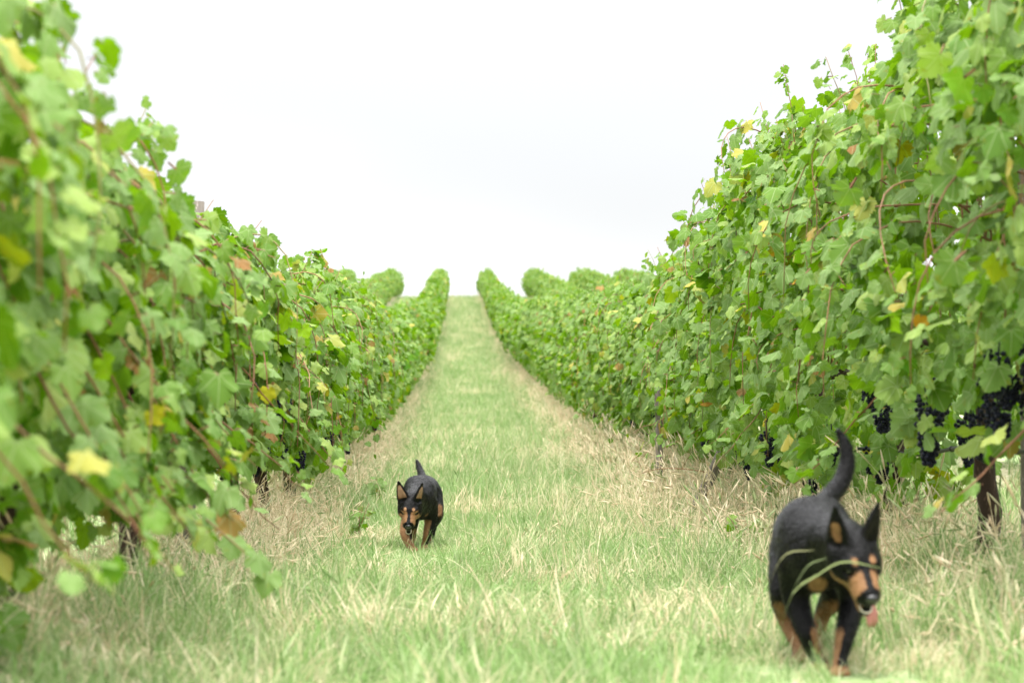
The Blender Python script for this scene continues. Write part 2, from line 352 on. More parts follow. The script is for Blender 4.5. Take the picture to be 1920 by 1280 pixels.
VS = 2.2            # distance between vines in a row
PROF_V = [0, .12, .3, .55, .8, .93, 1.0]; PROF_W = [.45, .8, 1, 1.02, .82, .5, .15]
HOLES = [(1, 8.6, 1.36, .42, .18), (1, 9.6, 1.46, .5, .16), (1, 7.1, 1.12, .35, .16), (1, 8.2, 1.2, .5, .1), (1, 10.2, 1.28, .22, .10), (1, 13.0, 1.45, .2, .1), (1, 16.5, 1.2, .25, .12), (-1, 8.2, .75, .3, .12), (-1, 12.3, .72, .3, .12), (-1, 8.3, 1.36, .22, .07), (-1, 9.2, 1.43, .3, .07), (-1, 10.2, 1.52, .4, .08), (-1, 8.3, .72, .28, .10), (-1, 9.3, .76, .4, .10), (-1, 10.4, .80, .4, .12)]
def gen_vine(side, y0, seed, n_fill, ztop, zbot, wmax, shoots, size=.105, half=VS / 2, near=True, droop=0, thinlow=False, leafgap=.078):
    """leaf positions of one vine, local to its base; side -1 = row left of the lane, +1 = right; u points to the lane"""
    g = np.random.default_rng(seed); L = -side
    y = g.uniform(-half - .06, half + .06, n_fill); v = g.uniform(0, 1, n_fill) ** .95; lane = g.random(n_fill) < .62
    zt = ztop + .05 * np.cos(2 * math.pi * y / VS) + (.5 if near else .65) * (vnoise((y + y0) * 1.1, 0 * y, 5 + side) - .5) + .16 * (vnoise((y + y0) * 3.1, 0 * y, 9 + side) - .5)
    z = zbot + (zt - zbot) * v + .30 * (vnoise((y + y0) * 1.6, 0 * y, 12 + side) - .5) * (1 - v)
    bul = (.86 + .16 * np.cos(2 * math.pi * y / VS)) * (.52 if near else .45) + (.92 if near else 1.15) * vnoise((y + y0) * 1.7 + 31 * lane, z * 2.0, 21 + side)
    wv = np.interp(v, PROF_V, PROF_W) * wmax * bul
    d = np.where(g.random(n_fill) < .62, g.uniform(.82, 1.1, n_fill), g.uniform(.1, .85, n_fill))
    u = np.where(lane, 1, -1) * wv * d
    so = np.sign(u)
    nrm = np.stack([so * L * (.85 - .5 * np.clip(v - .75, 0, 1) * 4 * .5), g.normal(-.16, .6, n_fill), .48 + 1.3 * np.clip(v - .7, 0, 1) + g.normal(0, .45, n_fill)], 1)
    nrm[:, 0] += g.normal(0, .5, n_fill)
    tip = np.stack([so * L * .45 + g.normal(0, .3, n_fill), g.normal(0, .65, n_fill), -.85 + g.normal(0, .3, n_fill)], 1)
    scl = size * g.uniform(.5, 1.28, n_fill)
    P = np.stack([u * L, y, z], 1); score = np.where(lane, d * np.clip(wv / wmax, .4, 1.3), -1) + g.normal(0, .05, n_fill)
    keep = np.ones(n_fill, bool)
    if thinlow: keep &= ~((v < .16) & (g.random(n_fill) < .55))
    P, nrm, tip, scl, score = P[keep], nrm[keep], tip[keep], scl[keep], score[keep]
    canes = []; ex = [[], [], [], [], []]
    kinds = ['up'] * int(shoots * .48) + ['lane'] * int(shoots * .38) + ['off'] * max(1, int(shoots * .14)) + ['low'] * droop
    for kd in kinds:
        n = 12; s = np.linspace(0, 1, n); yy0 = g.uniform(-half, half); zt1 = ztop + .25 * (vnoise((yy0 + y0) * 1.1, 0., 5 + side) - .5)
        if kd == 'up':
            top = zt1 + abs(g.normal(0, .12 if side < 0 else .21)) - .06; ux = g.uniform(-.25, .4)
            cu = ux * s ** 1.3; cz = .9 + (top - .9) * s; cy = yy0 + g.normal(0, .22) * s ** 1.5
            if g.random() < .4: cz -= .18 * np.clip(s - .8, 0, 1) * 5 * .5
        elif kd == 'low':
            zs = g.uniform(.7, 1.2); ze = g.uniform(.20, .48); cu = .18 + g.uniform(.35, .55) * s; cz = zs + (ze - zs) * s ** .8; cy = yy0 + g.normal(.1, .3) * s
        else:
            zs = g.uniform(.95, zt1 - .15); rise = g.uniform(.0, .3); fall = g.uniform(.1, .7); outr = g.uniform(.32, .62) * (1 if kd == 'lane' else -1) * wmax / .42
            cu = outr * np.sin(s * math.pi * .55); cz = np.maximum(zs + rise * np.sin(s * math.pi) - fall * s ** 2, zbot - .05); cy = yy0 + g.normal(0, .45) * s
        c = np.stack([cu * L, cy, cz], 1); c += g.normal(0, .006, c.shape) * s[:, None]; canes.append((kd, c))
        ln = np.linalg.norm(np.diff(c, axis=0), axis=1).sum(); m = int(ln / leafgap)
        f = np.sort(np.concatenate([g.uniform(.15, 1, m), g.uniform(.7, 1.0, 7 if kd == 'up' else 2)])); m = len(f); q = np.stack([np.interp(f, s, c[:, k]) for k in range(3)], 1); tg = norm(c[-1] - c[0])
        alt = np.where(np.arange(m) % 2 == 0, 1, -1.)
        sidev = norm(np.cross(tg, [1, 0, 0]) + 1e-6)
        hd = norm(alt[:, None] * sidev[None] * .8 + g.normal(0, .5, (m, 3)) + np.array([L * .5 if kd != 'off' else -L * .5, 0, 0]))
        q = q + hd * g.uniform(.03, .075, (m, 1))
        ex[0].append(q)
        nn = np.stack([np.full(m, L * (.7 if kd != 'off' else -.7)) + g.normal(0, .45, m), g.normal(-.15, .5, m), .5 + g.normal(0, .4, m)], 1)
        ex[1].append(nn); ex[2].append(hd * .7 + np.array([0, 0, -.75]) + g.normal(0, .25, (m, 3)))
        ex[3].append(size * g.uniform(.7, 1.2, m) * np.interp(f, [0, .6, 1], [1.05, 1, .5])); ex[4].append(np.full(m, .9 if kd != 'off' else -.5) + .8 * (f - .3) + g.normal(0, .2, m))
    if canes:
        P = np.concatenate([P] + ex[0]); nrm = np.concatenate([nrm] + ex[1]); tip = np.concatenate([tip] + ex[2]); scl = np.concatenate([scl] + ex[3]); score = np.concatenate([score] + ex[4])
    for (hs, hy, hz, ry, rz) in HOLES:              # hollows: their leaves sit back on the far side of the row
        if hs != side: continue
        q = ((((P[:, 1] + y0) - hy) / ry) ** 2 + ((P[:, 2] - hz) / rz) ** 2 < 1) & (P[:, 0] * L > -.12)
        P[q, 0] = -L * g.uniform(.12, .42, q.sum()); score[q] = -1
        i2 = np.repeat(np.where(q)[0], 2); P2 = P[i2] + g.normal(0, .07, (len(i2), 3)); P2[:, 0] = -L * g.uniform(.15, .46, len(i2))
        P = np.concatenate([P, P2]); nrm = np.concatenate([nrm, nrm[i2] + g.normal(0, .3, (len(i2), 3))]); tip = np.concatenate([tip, tip[i2] + g.normal(0, .3, (len(i2), 3))]); scl = np.concatenate([scl, scl[i2]]); score = np.concatenate([score, np.full(len(i2), -1.)])
    # yellow and brown leaves gather low in the canopy
    rnd = g.uniform(0, .955, len(P)); turn = g.random(len(P)) < np.where(P[:, 2] < zbot + .35, .032, .0035) * (.2 if side < 0 and y0 < 8 else 1)
    rnd[turn] = g.uniform(.955, .999, turn.sum())
    return P, frames(nrm, tip), scl, rnd, score, canes

def trunk_mb(seed, h=.88, arm=.9, fine=True):
    r = random.Random(seed); m = MB(); n = 9 if fine else 4; pts, rad = [], []
    x = r.uniform(-.05, .05); y = r.uniform(-.06, .06)
    for k in range(n):
        f = k / (n - 1); pts.append((x * math.sin(f * 3.1) + r.uniform(-.012, .012), y * f + .03 * math.sin(f * 5 + seed), -.05 + f * (h + .05)))
        rad.append((.048 - .014 * f) * r.uniform(.85, 1.2) + (.02 if k == 0 else 0))
    m.tube(pts, rad, 8 if fine else 5)
    if fine:                                     # a second twisted strand and burr
        m.tube([(p[0] + .025 * math.cos(i * .9), p[1] + .025 * math.sin(i * .9), p[2]) for i, p in enumerate(pts)], [q * .62 for q in rad], 6)
    return m, pts[-1]
def cordon_mb(seed, top, arm=1.0):
    r = random.Random(seed + 5); m = MB()
    for s in (-1, 1):
        pts = [(top[0] + r.uniform(-.02, .02) * k, top[1] + s * arm * k / 6, top[2] - .02 + .03 * math.sin(k + seed)) for k in range(7)]
        m.tube(pts, [.026 - .002 * k for k in range(7)], 6)
    return m
def cane_mesh(c, r0=.0052):
    m = MB(); m.tube(c, np.linspace(r0, .0018, len(c)), 5); return m.mesh('cane', M_CANE)

def ico_pts():
    p = (1 + 5 ** .5) / 2; V = norm(np.array([(-1, p, 0), (1, p, 0), (-1, -p, 0), (1, -p, 0), (0, -1, p), (0, 1, p), (0, -1, -p), (0, 1, -p), (p, 0, -1), (p, 0, 1), (-p, 0, -1), (-p, 0, 1)], float))
    F = [(0,11,5),(0,5,1),(0,1,7),(0,7,10),(0,10,11),(1,5,9),(5,11,4),(11,10,2),(10,7,6),(7,1,8),(3,9,4),(3,4,2),(3,2,6),(3,6,8),(3,8,9),(4,9,5),(2,4,11),(6,2,10),(8,6,7),(9,8,1)]
    return V, F
IV, IF = ico_pts()
def bunch_mesh(seed):
    r = random.Random(seed); m = MB(); Lg = r.uniform(.13, .19)
    m.tube([(0, 0, .05), (0, 0, 0), (0, 0, -Lg * .8)], [.0025, .003, .002], 4)
    for k in range(92):
        f = ((k + .5) / 92) ** .85; w_ = (.040 * min(1, f * 6 + .45) * (1 - f) ** .5 + .006) * r.uniform(.72, 1.05); a = k * 2.4 + r.uniform(-.4, .4); s = r.uniform(.0080, .0102)
        m.add(IV * s + np.array([w_ * math.cos(a), w_ * math.sin(a), -f * Lg + r.uniform(-.005, .005)]), IF)
    me = m.mesh('grape_bunch', M_GRAPE); return me
BUNCH = [bunch_mesh(k) for k in range(5)]

def row_dims(side, y):
    """canopy top, bottom and half thickness along each row, read off the photograph"""
    if side < 0:
        return (np.interp(y, [4, 4.6, 5.2, 6, 7, 8.5, 10, 14, 18, 24, 60], [1.80, 1.64, 1.44, 1.40, 1.42, 1.48, 1.50, 1.56, 1.72, 1.86, 1.82]), np.interp(y, [4, 6.2, 7.4, 8.4, 10, 13.5, 15.5, 17, 40], [.31, .34, .40, .58, .70, .66, .54, .46, .38]), np.interp(y, [4, 10, 30, 60], [.38, .40, .38, .34]))
    return (np.interp(y, [5, 9, 10, 11.5, 13.8, 16.4, 18.6, 20.8, 24, 28, 40, 60], [2.26, 2.30, 2.22, 2.26, 2.32, 2.24, 2.10, 1.92, 1.84, 1.88, 1.92, 1.90]), np.interp(y, [5, 8.5, 10.5, 13, 18, 40], [.72, .70, .50, .42, .40, .40]), np.interp(y, [5, 14, 30, 60], [.50, .46, .38, .34]))

VINES = []
def near_vine(side, y0, seed, label, group, nleaf=300):
    x = side * SP / 2; z = gz(x, y0); ztop, zbot, wm = row_dims(side, y0)
    e = empty('grapevine', (x, y0, z), label, 'grapevine', group, (math.atan(slope(y0)), 0, 0))
    drop = {4.7: 5, 6.9: 7, 9.1: 3, 11.3: 1}.get(round(y0, 1), 0) if side < 0 else 1
    P, Rm, sc, rnd, score, canes = gen_vine(side, y0, seed, 1480 if side < 0 and y0 < 8 else 1420, ztop - .13, zbot - .13, wm, 30, droop=drop, thinlow=(side > 0 and y0 < 10) or (side < 0 and 8 < y0 < 15), size=.080 if side < 0 and y0 < 8 else .087)
    top = np.argsort(-score)[:nleaf]; rest = np.setdiff1d(np.arange(len(P)), top)
    tm, tp = trunk_mb(seed); link('trunk', tm.mesh('trunk', M_TRUNK), e)
    link('cordon', cordon_mb(seed, tp).mesh('cordon', M_TRUNK), e)
    link('foliage', leaf_cloud('foliage', P[rest], Rm[rest], sc[rest], rnd[rest], LEAVES), e, kind='stuff')
    for kd, c in canes:
        link('cane', cane_mesh(c), e)
    for i in top:
        me = LEAF_ME[int(rng.integers(len(LEAF_ME)))] if rnd[i] < .955 else TURNED[int(rng.integers(len(TURNED)))]
        o = bpy.data.objects.new('leaf', me); C.objects.link(o); o.parent = e
        M4 = Matrix(Rm[i].tolist()).to_4x4() @ Matrix.Diagonal((sc[i], sc[i], sc[i], 1)); M4.translation = Vector(P[i]); o.matrix_local = M4
    g = np.random.default_rng(seed + 99)
    nb = (9 if side > 0 and y0 < 11 else 5) if y0 < 24 else 3
    if side < 0: nb = 0 if y0 < 8 else (11 if y0 < 15 else 4)
    for k in range(nb):
        u = g.uniform(.12, .34) if k % 3 else g.uniform(-.1, .1)
        b = link('grape_bunch', BUNCH[int(g.integers(5))], e, (-side * u, g.uniform(-1.0, 1.0), max(zbot - .13 + g.uniform(.03, .26), .44)))
        b.rotation_euler = (g.normal(0, .12), g.normal(0, .12), g.uniform(0, 6.3)); q = g.uniform(.85, 1.25); b.scale = (q, q, q)
    return e
# turned (yellow, orange, brown) leaves: the same blades with a fixed hue
def turned_leaf():
    t = NT('turned_leaf'); oi = t.n('ShaderNodeObjectInfo'); geo = t.n('ShaderNodeNewGeometry')
    c = t.ramp(oi.outputs['Random'], [(0, (.16, .22, .006)), (.4, (.34, .26, .008)), (.7, (.36, .18, .006)), (.86, (.24, .07, .005)), (.93, (.05, .02, .008)), (1, (.03, .014, .008))])
    c = t.mix(t.math('MULTIPLY', t.noise(30, 3, vec=geo.outputs['Position']), .5), c, (.26, .27, .03))
    b = t.bsdf(c, .6, .04); tr = t.n('ShaderNodeBsdfTranslucent'); t.l(c, tr.inputs['Color']); ms = t.n('ShaderNodeMixShader'); ms.inputs[0].default_value = .3
    t.l(b.outputs[0], ms.inputs[1]); t.l(tr.outputs[0], ms.inputs[2]); return t.done(ms)
M_TURN = turned_leaf()
TURNED = []
for k in (0, 2, 4, 5):
    q = LEAF_ME[k].copy(); q.materials[0] = M_TURN; TURNED.append(q)

NEAR_L = ['lushest grapevine at the left edge, its leaves reaching the top corner',
          'grapevine with low leafy shoots trailing into the grass at the left front',
          'grapevine just in front of the grey wooden post in the left row',
          'grapevine growing at the grey wooden post of the left row',
          'grapevine with black grapes hanging low behind the smaller dog on the left',
          'left row grapevine next behind the one with low black grapes',
          'left row grapevine with pale dry grass at its foot behind the smaller dog',
          'left row grapevine with an upright shoot standing above its neighbours',
          'ninth grapevine of the left row, where its leaves first blur together',
          'leafy left row grapevine two plants past the upright shoot',
          'left row grapevine third in line past the upright shoot',
          'left row grapevine at the lowest dip of the lane',
          'left row grapevine just past the dip, starting the climb']
NEAR_R = ['grapevine cut by the right picture edge, thick with broad leaves',
          'grapevine with a bare dark trunk and clusters of grapes above the black drip pipe',
          'grapevine standing directly behind the raised tail of the larger dog',
          'right row grapevine with single black bunch over a tangle of dry grass',
          'right row grapevine behind the mound of pale dry grass',
          'right row grapevine between the leaning grey stump and the thin pale post',
          'right row grapevine right behind the thin pale post in the dry grass',
          'right row grapevine second in line past the thin pale post',
          'right row grapevine with long shoots spiking above its neighbours past the pale post',
          'right row grapevine next behind the one with spiking shoots',
          'right row grapevine at the lowest dip of the lane',
          'right row grapevine just past the dip, starting the climb']
yL = [4.7 + VS * k for k in range(80)]; yR = [7.2 + VS * k for k in range(79)]
for side, ys, labs, nm in ((-1, yL, NEAR_L, 'left'), (1, yR, NEAR_R, 'right')):
    for k, lab in enumerate(labs):
        q = k if side < 0 else k + 1
        near_vine(side, ys[k], 1000 + 37 * q + (500 if side > 0 else 0), lab, f'grapevines of the row {nm} of the grass lane', 300 if q < 9 else 200)

# the leafy shoot that hangs out low over the grass at the left front
shoot_vine = [o for o in C.objects if o.name.startswith('grapevine') and o.get('label') == NEAR_L[1]][0]
g = np.random.default_rng(77)
for (p0, p1) in (((.15, -.1, .50), (.70, -.42, .20)), ((.20, .05, .55), (.62, -.15, .30))):
    t = np.linspace(0, 1, 10); c = np.array(p0) + (np.array(p1) - p0) * t[:, None]; c[:, 2] += .05 * np.sin(t * 3.1); link('cane', cane_mesh(c), shoot_vine)
    for k in range(11):
        f = .35 + .65 * k / 10; p = np.array([np.interp(f, t, c[:, q]) for q in range(3)]) + g.normal(0, .03, 3)
        Rm = frames(np.array([[.3 + g.normal(0, .5), -.7 + g.normal(0, .4), .6]]), np.array([[g.normal(0, .5), g.normal(-.1, .4), -.9]]))[0]; q_ = g.uniform(.065, .092)
        o = link('leaf', LEAF_ME[int(g.integers(9))], shoot_vine); M4 = Matrix(Rm.tolist()).to_4x4() @ Matrix.Diagonal((q_, q_, q_, 1)); M4.translation = Vector(p); o.matrix_local = M4

# middle distance: shared foliage meshes with 100 single leaves each; far: one mesh per vine
MID, FAR = {}, {}
for side in (-1, 1):
    MID[side] = []
    for k in range(4):
        zt, zb, wm = row_dims(side, 45)
        P, Rm, sc, rnd, score, canes = gen_vine(side, 300 + 13 * k, 5000 + k * 7 + side, 760, zt - .1, zb - .13, wm, 20)
        top = np.argsort(-score)[:90]; rest = np.setdiff1d(np.arange(len(P)), top)
        tm, tp = trunk_mb(k + 50)
        MID[side].append((tm.mesh('trunk', M_TRUNK), leaf_cloud('foliage', P[rest], Rm[rest], sc[rest], rnd[rest], LEAVES), [(Rm[i], sc[i], P[i], rnd[i]) for i in top], [cane_mesh(c) for kd, c in canes if kd == 'lane'][:5]))
    FAR[side] = []
    for k in range(6):
        P, Rm, sc, rnd, score, canes = gen_vine(side, 600 + 17 * k, 7000 + k * 5 + side, 640, 1.62 + .08 * (k % 3), .30, .40, 34, size=.14, leafgap=.12, near=False)
        tm, tp = trunk_mb(k + 70, fine=False)
        FAR[side].append((tm.mesh('trunk', M_TRUNK), leaf_cloud('foliage', P, Rm, sc, rnd, LODS)))
for side, ys, nm in ((-1, yL, 'left'), (1, yR, 'right')):
    x = side * SP / 2
    for k in range(13 if side < 0 else 12, len(ys)):
        y0 = ys[k]; rot = (math.atan(slope(y0)), 0, 0); sx = random.uniform(.93, 1.07)
        grp = f'grapevines of the row {nm} of the grass lane'
        if y0 < 56:
            tr_, fo_, lv_, cn_ = MID[side][random.randrange(4)]
            e = empty('grapevine', (x, y0, gz(x, y0)), f'grapevine half way along the {nm} row where the ground begins to climb', 'grapevine', grp, rot)
            e.scale = (1, 1, sx)
            link('trunk', tr_, e); link('foliage', fo_, e, kind='stuff')
            for cm in cn_: link('cane', cm, e)
            for (rm, s_, p_, rd) in lv_:
                o = bpy.data.objects.new('leaf', LEAF_ME[random.randrange(9)] if rd < .955 else TURNED[random.randrange(4)]); C.objects.link(o); o.parent = e
                M4 = Matrix(rm.tolist()).to_4x4() @ Matrix.Diagonal((s_, s_, s_, 1)); M4.translation = Vector(p_); o.matrix_local = M4
        else:
            ft, ff = FAR[side][random.randrange(6)]; o = link('grapevine', ft, None, (x, y0, gz(x, y0))); link('foliage', ff, o, kind='stuff'); o.rotation_euler = rot; o.scale = (random.uniform(.85, 1.15), 1.02 * random.choice((-1, 1)), sx * random.uniform(.94, 1.06))
            if y0 < 110: lab = f'small distant grapevine on the climbing slope of the {nm} row'
            else: lab = f'tiny far grapevine near the hilltop in the row just {nm} of the lane'
            thing(o, lab, 'grapevine', grp)
for side, nm in ((-1, 'left'), (1, 'right')):
    for q, (ystart, words) in enumerate(((112, 'second'), (128, 'third'), (144 if side < 0 else 152, 'fourth'))):
        x = side * (SP * 1.5 + SP * q); y0 = ystart
        while y0 < 178.5:
            ft, ff = FAR[side][random.randrange(6)]; o = link('grapevine', ft, None, (x, y0, gz(x, y0))); link('foliage', ff, o, kind='stuff'); o.rotation_euler = (math.atan(slope(y0)), 0, 0); o.scale = (random.uniform(.92, 1.15), 1.02, random.uniform(.95, 1.08))
            thing(o, f'far grapevine on the skyline in the {words} row {nm} of the lane', 'grapevine', f'grapevines on the skyline in the {words} row to the {nm}'); y0 += VS

# ---- geometry-node scatter (only for what nobody could count)
def scatter(name, pts, rot, scl, idx, coll):
    me = new_mesh(name, pts, [], [])
    for k, v, ty in (('rot', rot, 'FLOAT_VECTOR'), ):
        a = me.attributes.new(k, ty, 'POINT'); a.data.foreach_set('vector', np.ascontiguousarray(v, np.float32).ravel())
    a = me.attributes.new('scl', 'FLOAT_VECTOR', 'POINT'); a.data.foreach_set('vector', np.ascontiguousarray(scl, np.float32).ravel())
    a = me.attributes.new('idx', 'INT', 'POINT'); a.data.foreach_set('value', np.ascontiguousarray(idx, np.int32))
    o = link(name, me, kind='stuff')
    ng = bpy.data.node_groups.new(name, 'GeometryNodeTree')
    ng.interface.new_socket('Geometry', in_out='INPUT', socket_type='NodeSocketGeometry'); ng.interface.new_socket('Geometry', in_out='OUTPUT', socket_type='NodeSocketGeometry')
    gi = ng.nodes.new('NodeGroupInput'); go = ng.nodes.new('NodeGroupOutput'); ip = ng.nodes.new('GeometryNodeInstanceOnPoints'); ci = ng.nodes.new('GeometryNodeCollectionInfo')
    ci.inputs['Collection'].default_value = coll; ci.inputs['Separate Children'].default_value = True; ci.inputs['Reset Children'].default_value = True
    def na(nm, ty): q = ng.nodes.new('GeometryNodeInputNamedAttribute'); q.data_type = ty; q.inputs['Name'].default_value = nm; return [s for s in q.outputs if s.enabled and s.name == 'Attribute'][0]
    ng.links.new(gi.outputs[0], ip.inputs['Points']); ng.links.new(ci.outputs[0], ip.inputs['Instance']); ip.inputs['Pick Instance'].default_value = True
    ng.links.new(na('idx', 'INT'), ip.inputs['Instance Index'])
    e2r = ng.nodes.new('FunctionNodeEulerToRotation'); ng.links.new(na('rot', 'FLOAT_VECTOR'), e2r.inputs[0]); ng.links.new(e2r.outputs[0], ip.inputs['Rotation'])
    ng.links.new(na('scl', 'FLOAT_VECTOR'), ip.inputs['Scale']); ng.links.new(ip.outputs[0], go.inputs[0])
    md = o.modifiers.new('scatter', 'NODES'); md.node_group = ng
    return o
def coll_of(name, meshes):
    c = bpy.data.collections.new(name)
    for k, m in enumerate(meshes): c.objects.link(bpy.data.objects.new(f'{name}_{k:02d}', m))
    return c
pts, ix = [], []
for side in (-1, 1):
    for y0 in np.arange(7, 111, VS): x = side * SP * 1.5; pts.append((x, y0, gz(x, y0) - .02)); ix.append(random.randrange(6) + (0 if side < 0 else 6))
n = len(pts)
o = scatter('background_vines', np.array(pts), np.zeros((n, 3)), np.ones((n, 3)), ix, coll_of('far_vine', [f for t_, f in FAR[-1] + FAR[1]]))
o['label'] = 'mass of vines in the neighbouring rows glimpsed through the leaves'; o['category'] = 'vines'

# ------------------------------------------------------------------ trellis: posts, wires, drip pipe
def post(x, y, h, r, label, tilt=(0, 0)):
    e = MB(); n = 7; rr = random.Random(int(y * 100))
    pts = [(rr.uniform(-.004, .004), rr.uniform(-.004, .004), -.1 + (h + .1) * k / (n - 1)) for k in range(n)]
    e.tube(pts, [r * rr.uniform(.95, 1.06) for _ in range(n)], 10)
    o = link('trellis_post', e.mesh('trellis_post', M_POST), None, (x, y, gz(x, y))); o.rotation_euler = (tilt[0], tilt[1], 0)
    thing(o, label, 'wooden post', 'trellis posts of the two vine rows'); return o
post(-1.64, 11.0, 1.62, .045, 'grey weathered post showing through a gap in the left row', (0, .02))
post(1.74, 9.02, 2.32, .04, 'tall grey post rising from the vine in the upper right corner')
post(1.20, 19.3, .98, .03, 'thin pale post standing in dry grass under the right row')
st = post(1.20, 16.8, .62, .04, 'short leaning grey stump in the dry grass', (.25, .42))
M_WIRE = NT('galvanised_wire'); M_WIRE = M_WIRE.done(M_WIRE.bsdf((.35, .35, .36), .45, .5, Metallic=.9))
M_PIPE = NT('black_pipe'); M_PIPE = M_PIPE.done(M_PIPE.bsdf((.018, .017, .016), .55, .4))
for side, nm in ((-1, 'left'), (1, 'right')):
    for h, wd in ((.95, 'lower'), (1.55, 'upper')):
        m = MB(); ys = np.arange(3, 60, 1.5); x = side * SP / 2
        m.tube(np.stack([np.full(len(ys), x + .03), ys, ground(x, ys) + h - .1], 1), .0016, 4)
        thing(link('trellis_wire', m.mesh('trellis_wire', M_WIRE)), f'{wd} steel trellis wire running through the {nm} row', 'wire')
m = MB(); ys = np.arange(4, 40, .3); x = 1.60
m.tube(np.stack([x + .012 * np.sin(ys * 1.3), ys, ground(x, ys) + .42 + .02 * np.sin(ys * 2.2)], 1), .0085, 7)
for y_ in np.arange(4.4, 40, .6):
    zz = gz(x, y_) + .42 + .02 * math.sin(y_ * 2.2); xx = x + .012 * math.sin(y_ * 1.3); m.tube([(xx, y_ - .012, zz), (xx, y_ + .012, zz)], .013, 7)
thing(link('drip_pipe', m.mesh('drip_pipe', M_PIPE)), 'black drip irrigation pipe strung low along the right row', 'pipe')

# ------------------------------------------------------------------ grass
def tuft(seed, n, h0, h1, spread, wid, lean, seg=4, head=0.0, mat=None):
    r = random.Random(seed); m = MB()
    for k in range(n):
        a = r.uniform(0, 6.283); rad = spread * math.sqrt(r.random()); bx, by = rad * math.cos(a), rad * math.sin(a)
        h = r.uniform(h0, h1); d = r.uniform(0, 6.283); ln = r.uniform(.15, 1) * lean; ww = wid * r.uniform(.6, 1.35); tw = r.uniform(0, 3.1)
        dx, dy = math.cos(d), math.sin(d); sx, sy = math.cos(d + 1.57 + .4 * math.sin(tw)), math.sin(d + 1.57 + .4 * math.sin(tw))
        vs, f = [], []
        for i in range(seg + 1):
            t = i / seg; ang = ln * t * 1.25; z = h * (math.sin(min(ang, 2.6)) / ang if ang > .01 else 1) * t; o_ = h * ((1 - math.cos(ang)) / ang if ang > .01 else 0) * t
            w_ = ww * (1 - t ** 2.2) * (.65 + .35 * min(1, t * 4)) + .0004
            c = (bx + dx * o_, by + dy * o_, max(z, .004) - .012)
            vs += [(c[0] - sx * w_, c[1] - sy * w_, c[2]), (c[0] + sx * w_, c[1] + sy * w_, c[2])]
            if i: q = 2 * i; f.append((q - 2, q - 1, q + 1, q))
        rd = r.random()
        m.add(vs, f, rd)
        if r.random() < head:                    # a slim seed head
            p = np.array(vs[-1]); t_ = norm(np.array(vs[-1]) - np.array(vs[-3])); L_ = h * r.uniform(.16, .28)
            m.tube([p - t_ * L_ * .3, p + t_ * L_ * .25, p + t_ * L_ * .75], [.0012, .0042, .001], 4, rd)
    return m.mesh('tuft', mat)
LAWN = [tuft(k, 40, .03, .11, .08, .0019, 1.9, 4, 0, M_GRASS) for k in range(7)] + [tuft(40 + k, 18, .08, .23, .06, .0021, 2.1, 6, 0, M_GRASS) for k in range(3)]
LAWN_C = coll_of('lawn_tuft', LAWN)
DRYT = [tuft(60 + k, 26, .08, .27, .09, .0017, 2.0, 5, .2, M_DRY) for k in range(5)] + [tuft(80 + k, 8, .22, .4, .05, .0015, 1.35, 6, .9, M_DRY) for k in range(3)]
DRY_C = coll_of('dry_tuft', DRYT)
STEM = [tuft(90 + k, 3, .26, .46, .03, .0022, .8, 6, .95, M_DRY) for k in range(3)] + [tuft(95 + k, 4, .2, .38, .03, .003, .9, 6, 0, M_GRASS) for k in range(3)]
STEM_C = coll_of('stem_tuft', STEM)
def area(x0, x1, y0, y1, dens):
    n = int((x1 - x0) * (y1 - y0) * dens); return rng.uniform(x0, x1, n), rng.uniform(y0, y1, n)
DOGS_XY = [(-.63, 14.6), (.61, 6.72)]       # trodden short where the dogs walk
def place(name, segs, coll, nvar, sc, zoff=0, keep=None, weights=None, label=None):
    X, Y, SC = [], [], []
    for (x0, x1, y0, y1, dens, s) in segs:
        a, b = area(x0, x1, y0, y1, dens); X.append(a); Y.append(b); SC.append(np.full(len(a), s))
    X, Y, SC = map(np.concatenate, (X, Y, SC))
    if keep is not None: k = keep(X, Y); X, Y, SC = X[k], Y[k], SC[k]
    n = len(X); s = SC[:, None] * rng.uniform(sc[0], sc[1], (n, 1)) * np.ones((1, 3)); s[:, 2] *= rng.uniform(.75, 1.2, n) * (.65 + .75 * vnoise(X * .8, Y * .8, 33))
    for dx, dy in DOGS_XY:
        q = (np.abs(X - dx) < .38) & (Y > dy - 2.6) & (Y < dy + .35); s[q] *= .58
    rot = np.stack([rng.normal(0, .30, n), rng.normal(0, .30, n), rng.uniform(0, 6.283, n)], 1)
    idx = rng.choice(nvar, n, p=weights)
    o = scatter(name, np.stack([X, Y, ground(X, Y) + zoff], 1), rot, s, idx, coll); o['label'] = label; o['category'] = 'grass'
    return o
def mrow(X): return np.abs(((X + SP * 100) % SP) - SP / 2)
def dog_gap(X, Y, p=.15):
    k = np.ones(len(X), bool)
    for dx, dy in DOGS_XY:
        k &= ~((np.abs(X - dx) < .20) & (Y > dy - 1.6) & (Y < dy - .15) & (rng.random(len(X)) < .5))
        k &= ~((np.abs(X - dx) < .22) & (Y > dy - 1.1) & (Y < dy + .2) & (rng.random(len(X)) < p))
    return k
def lawn_keep(X, Y):
    p = np.clip((mrow(X) - .2) / .5, np.where(Y < 12.5, .6, .2), 1); k = (rng.random(len(X)) < p) & dog_gap(X, Y)
    return k
wts = np.array([.10] * 7 + [.10] * 3); wts /= wts.sum()
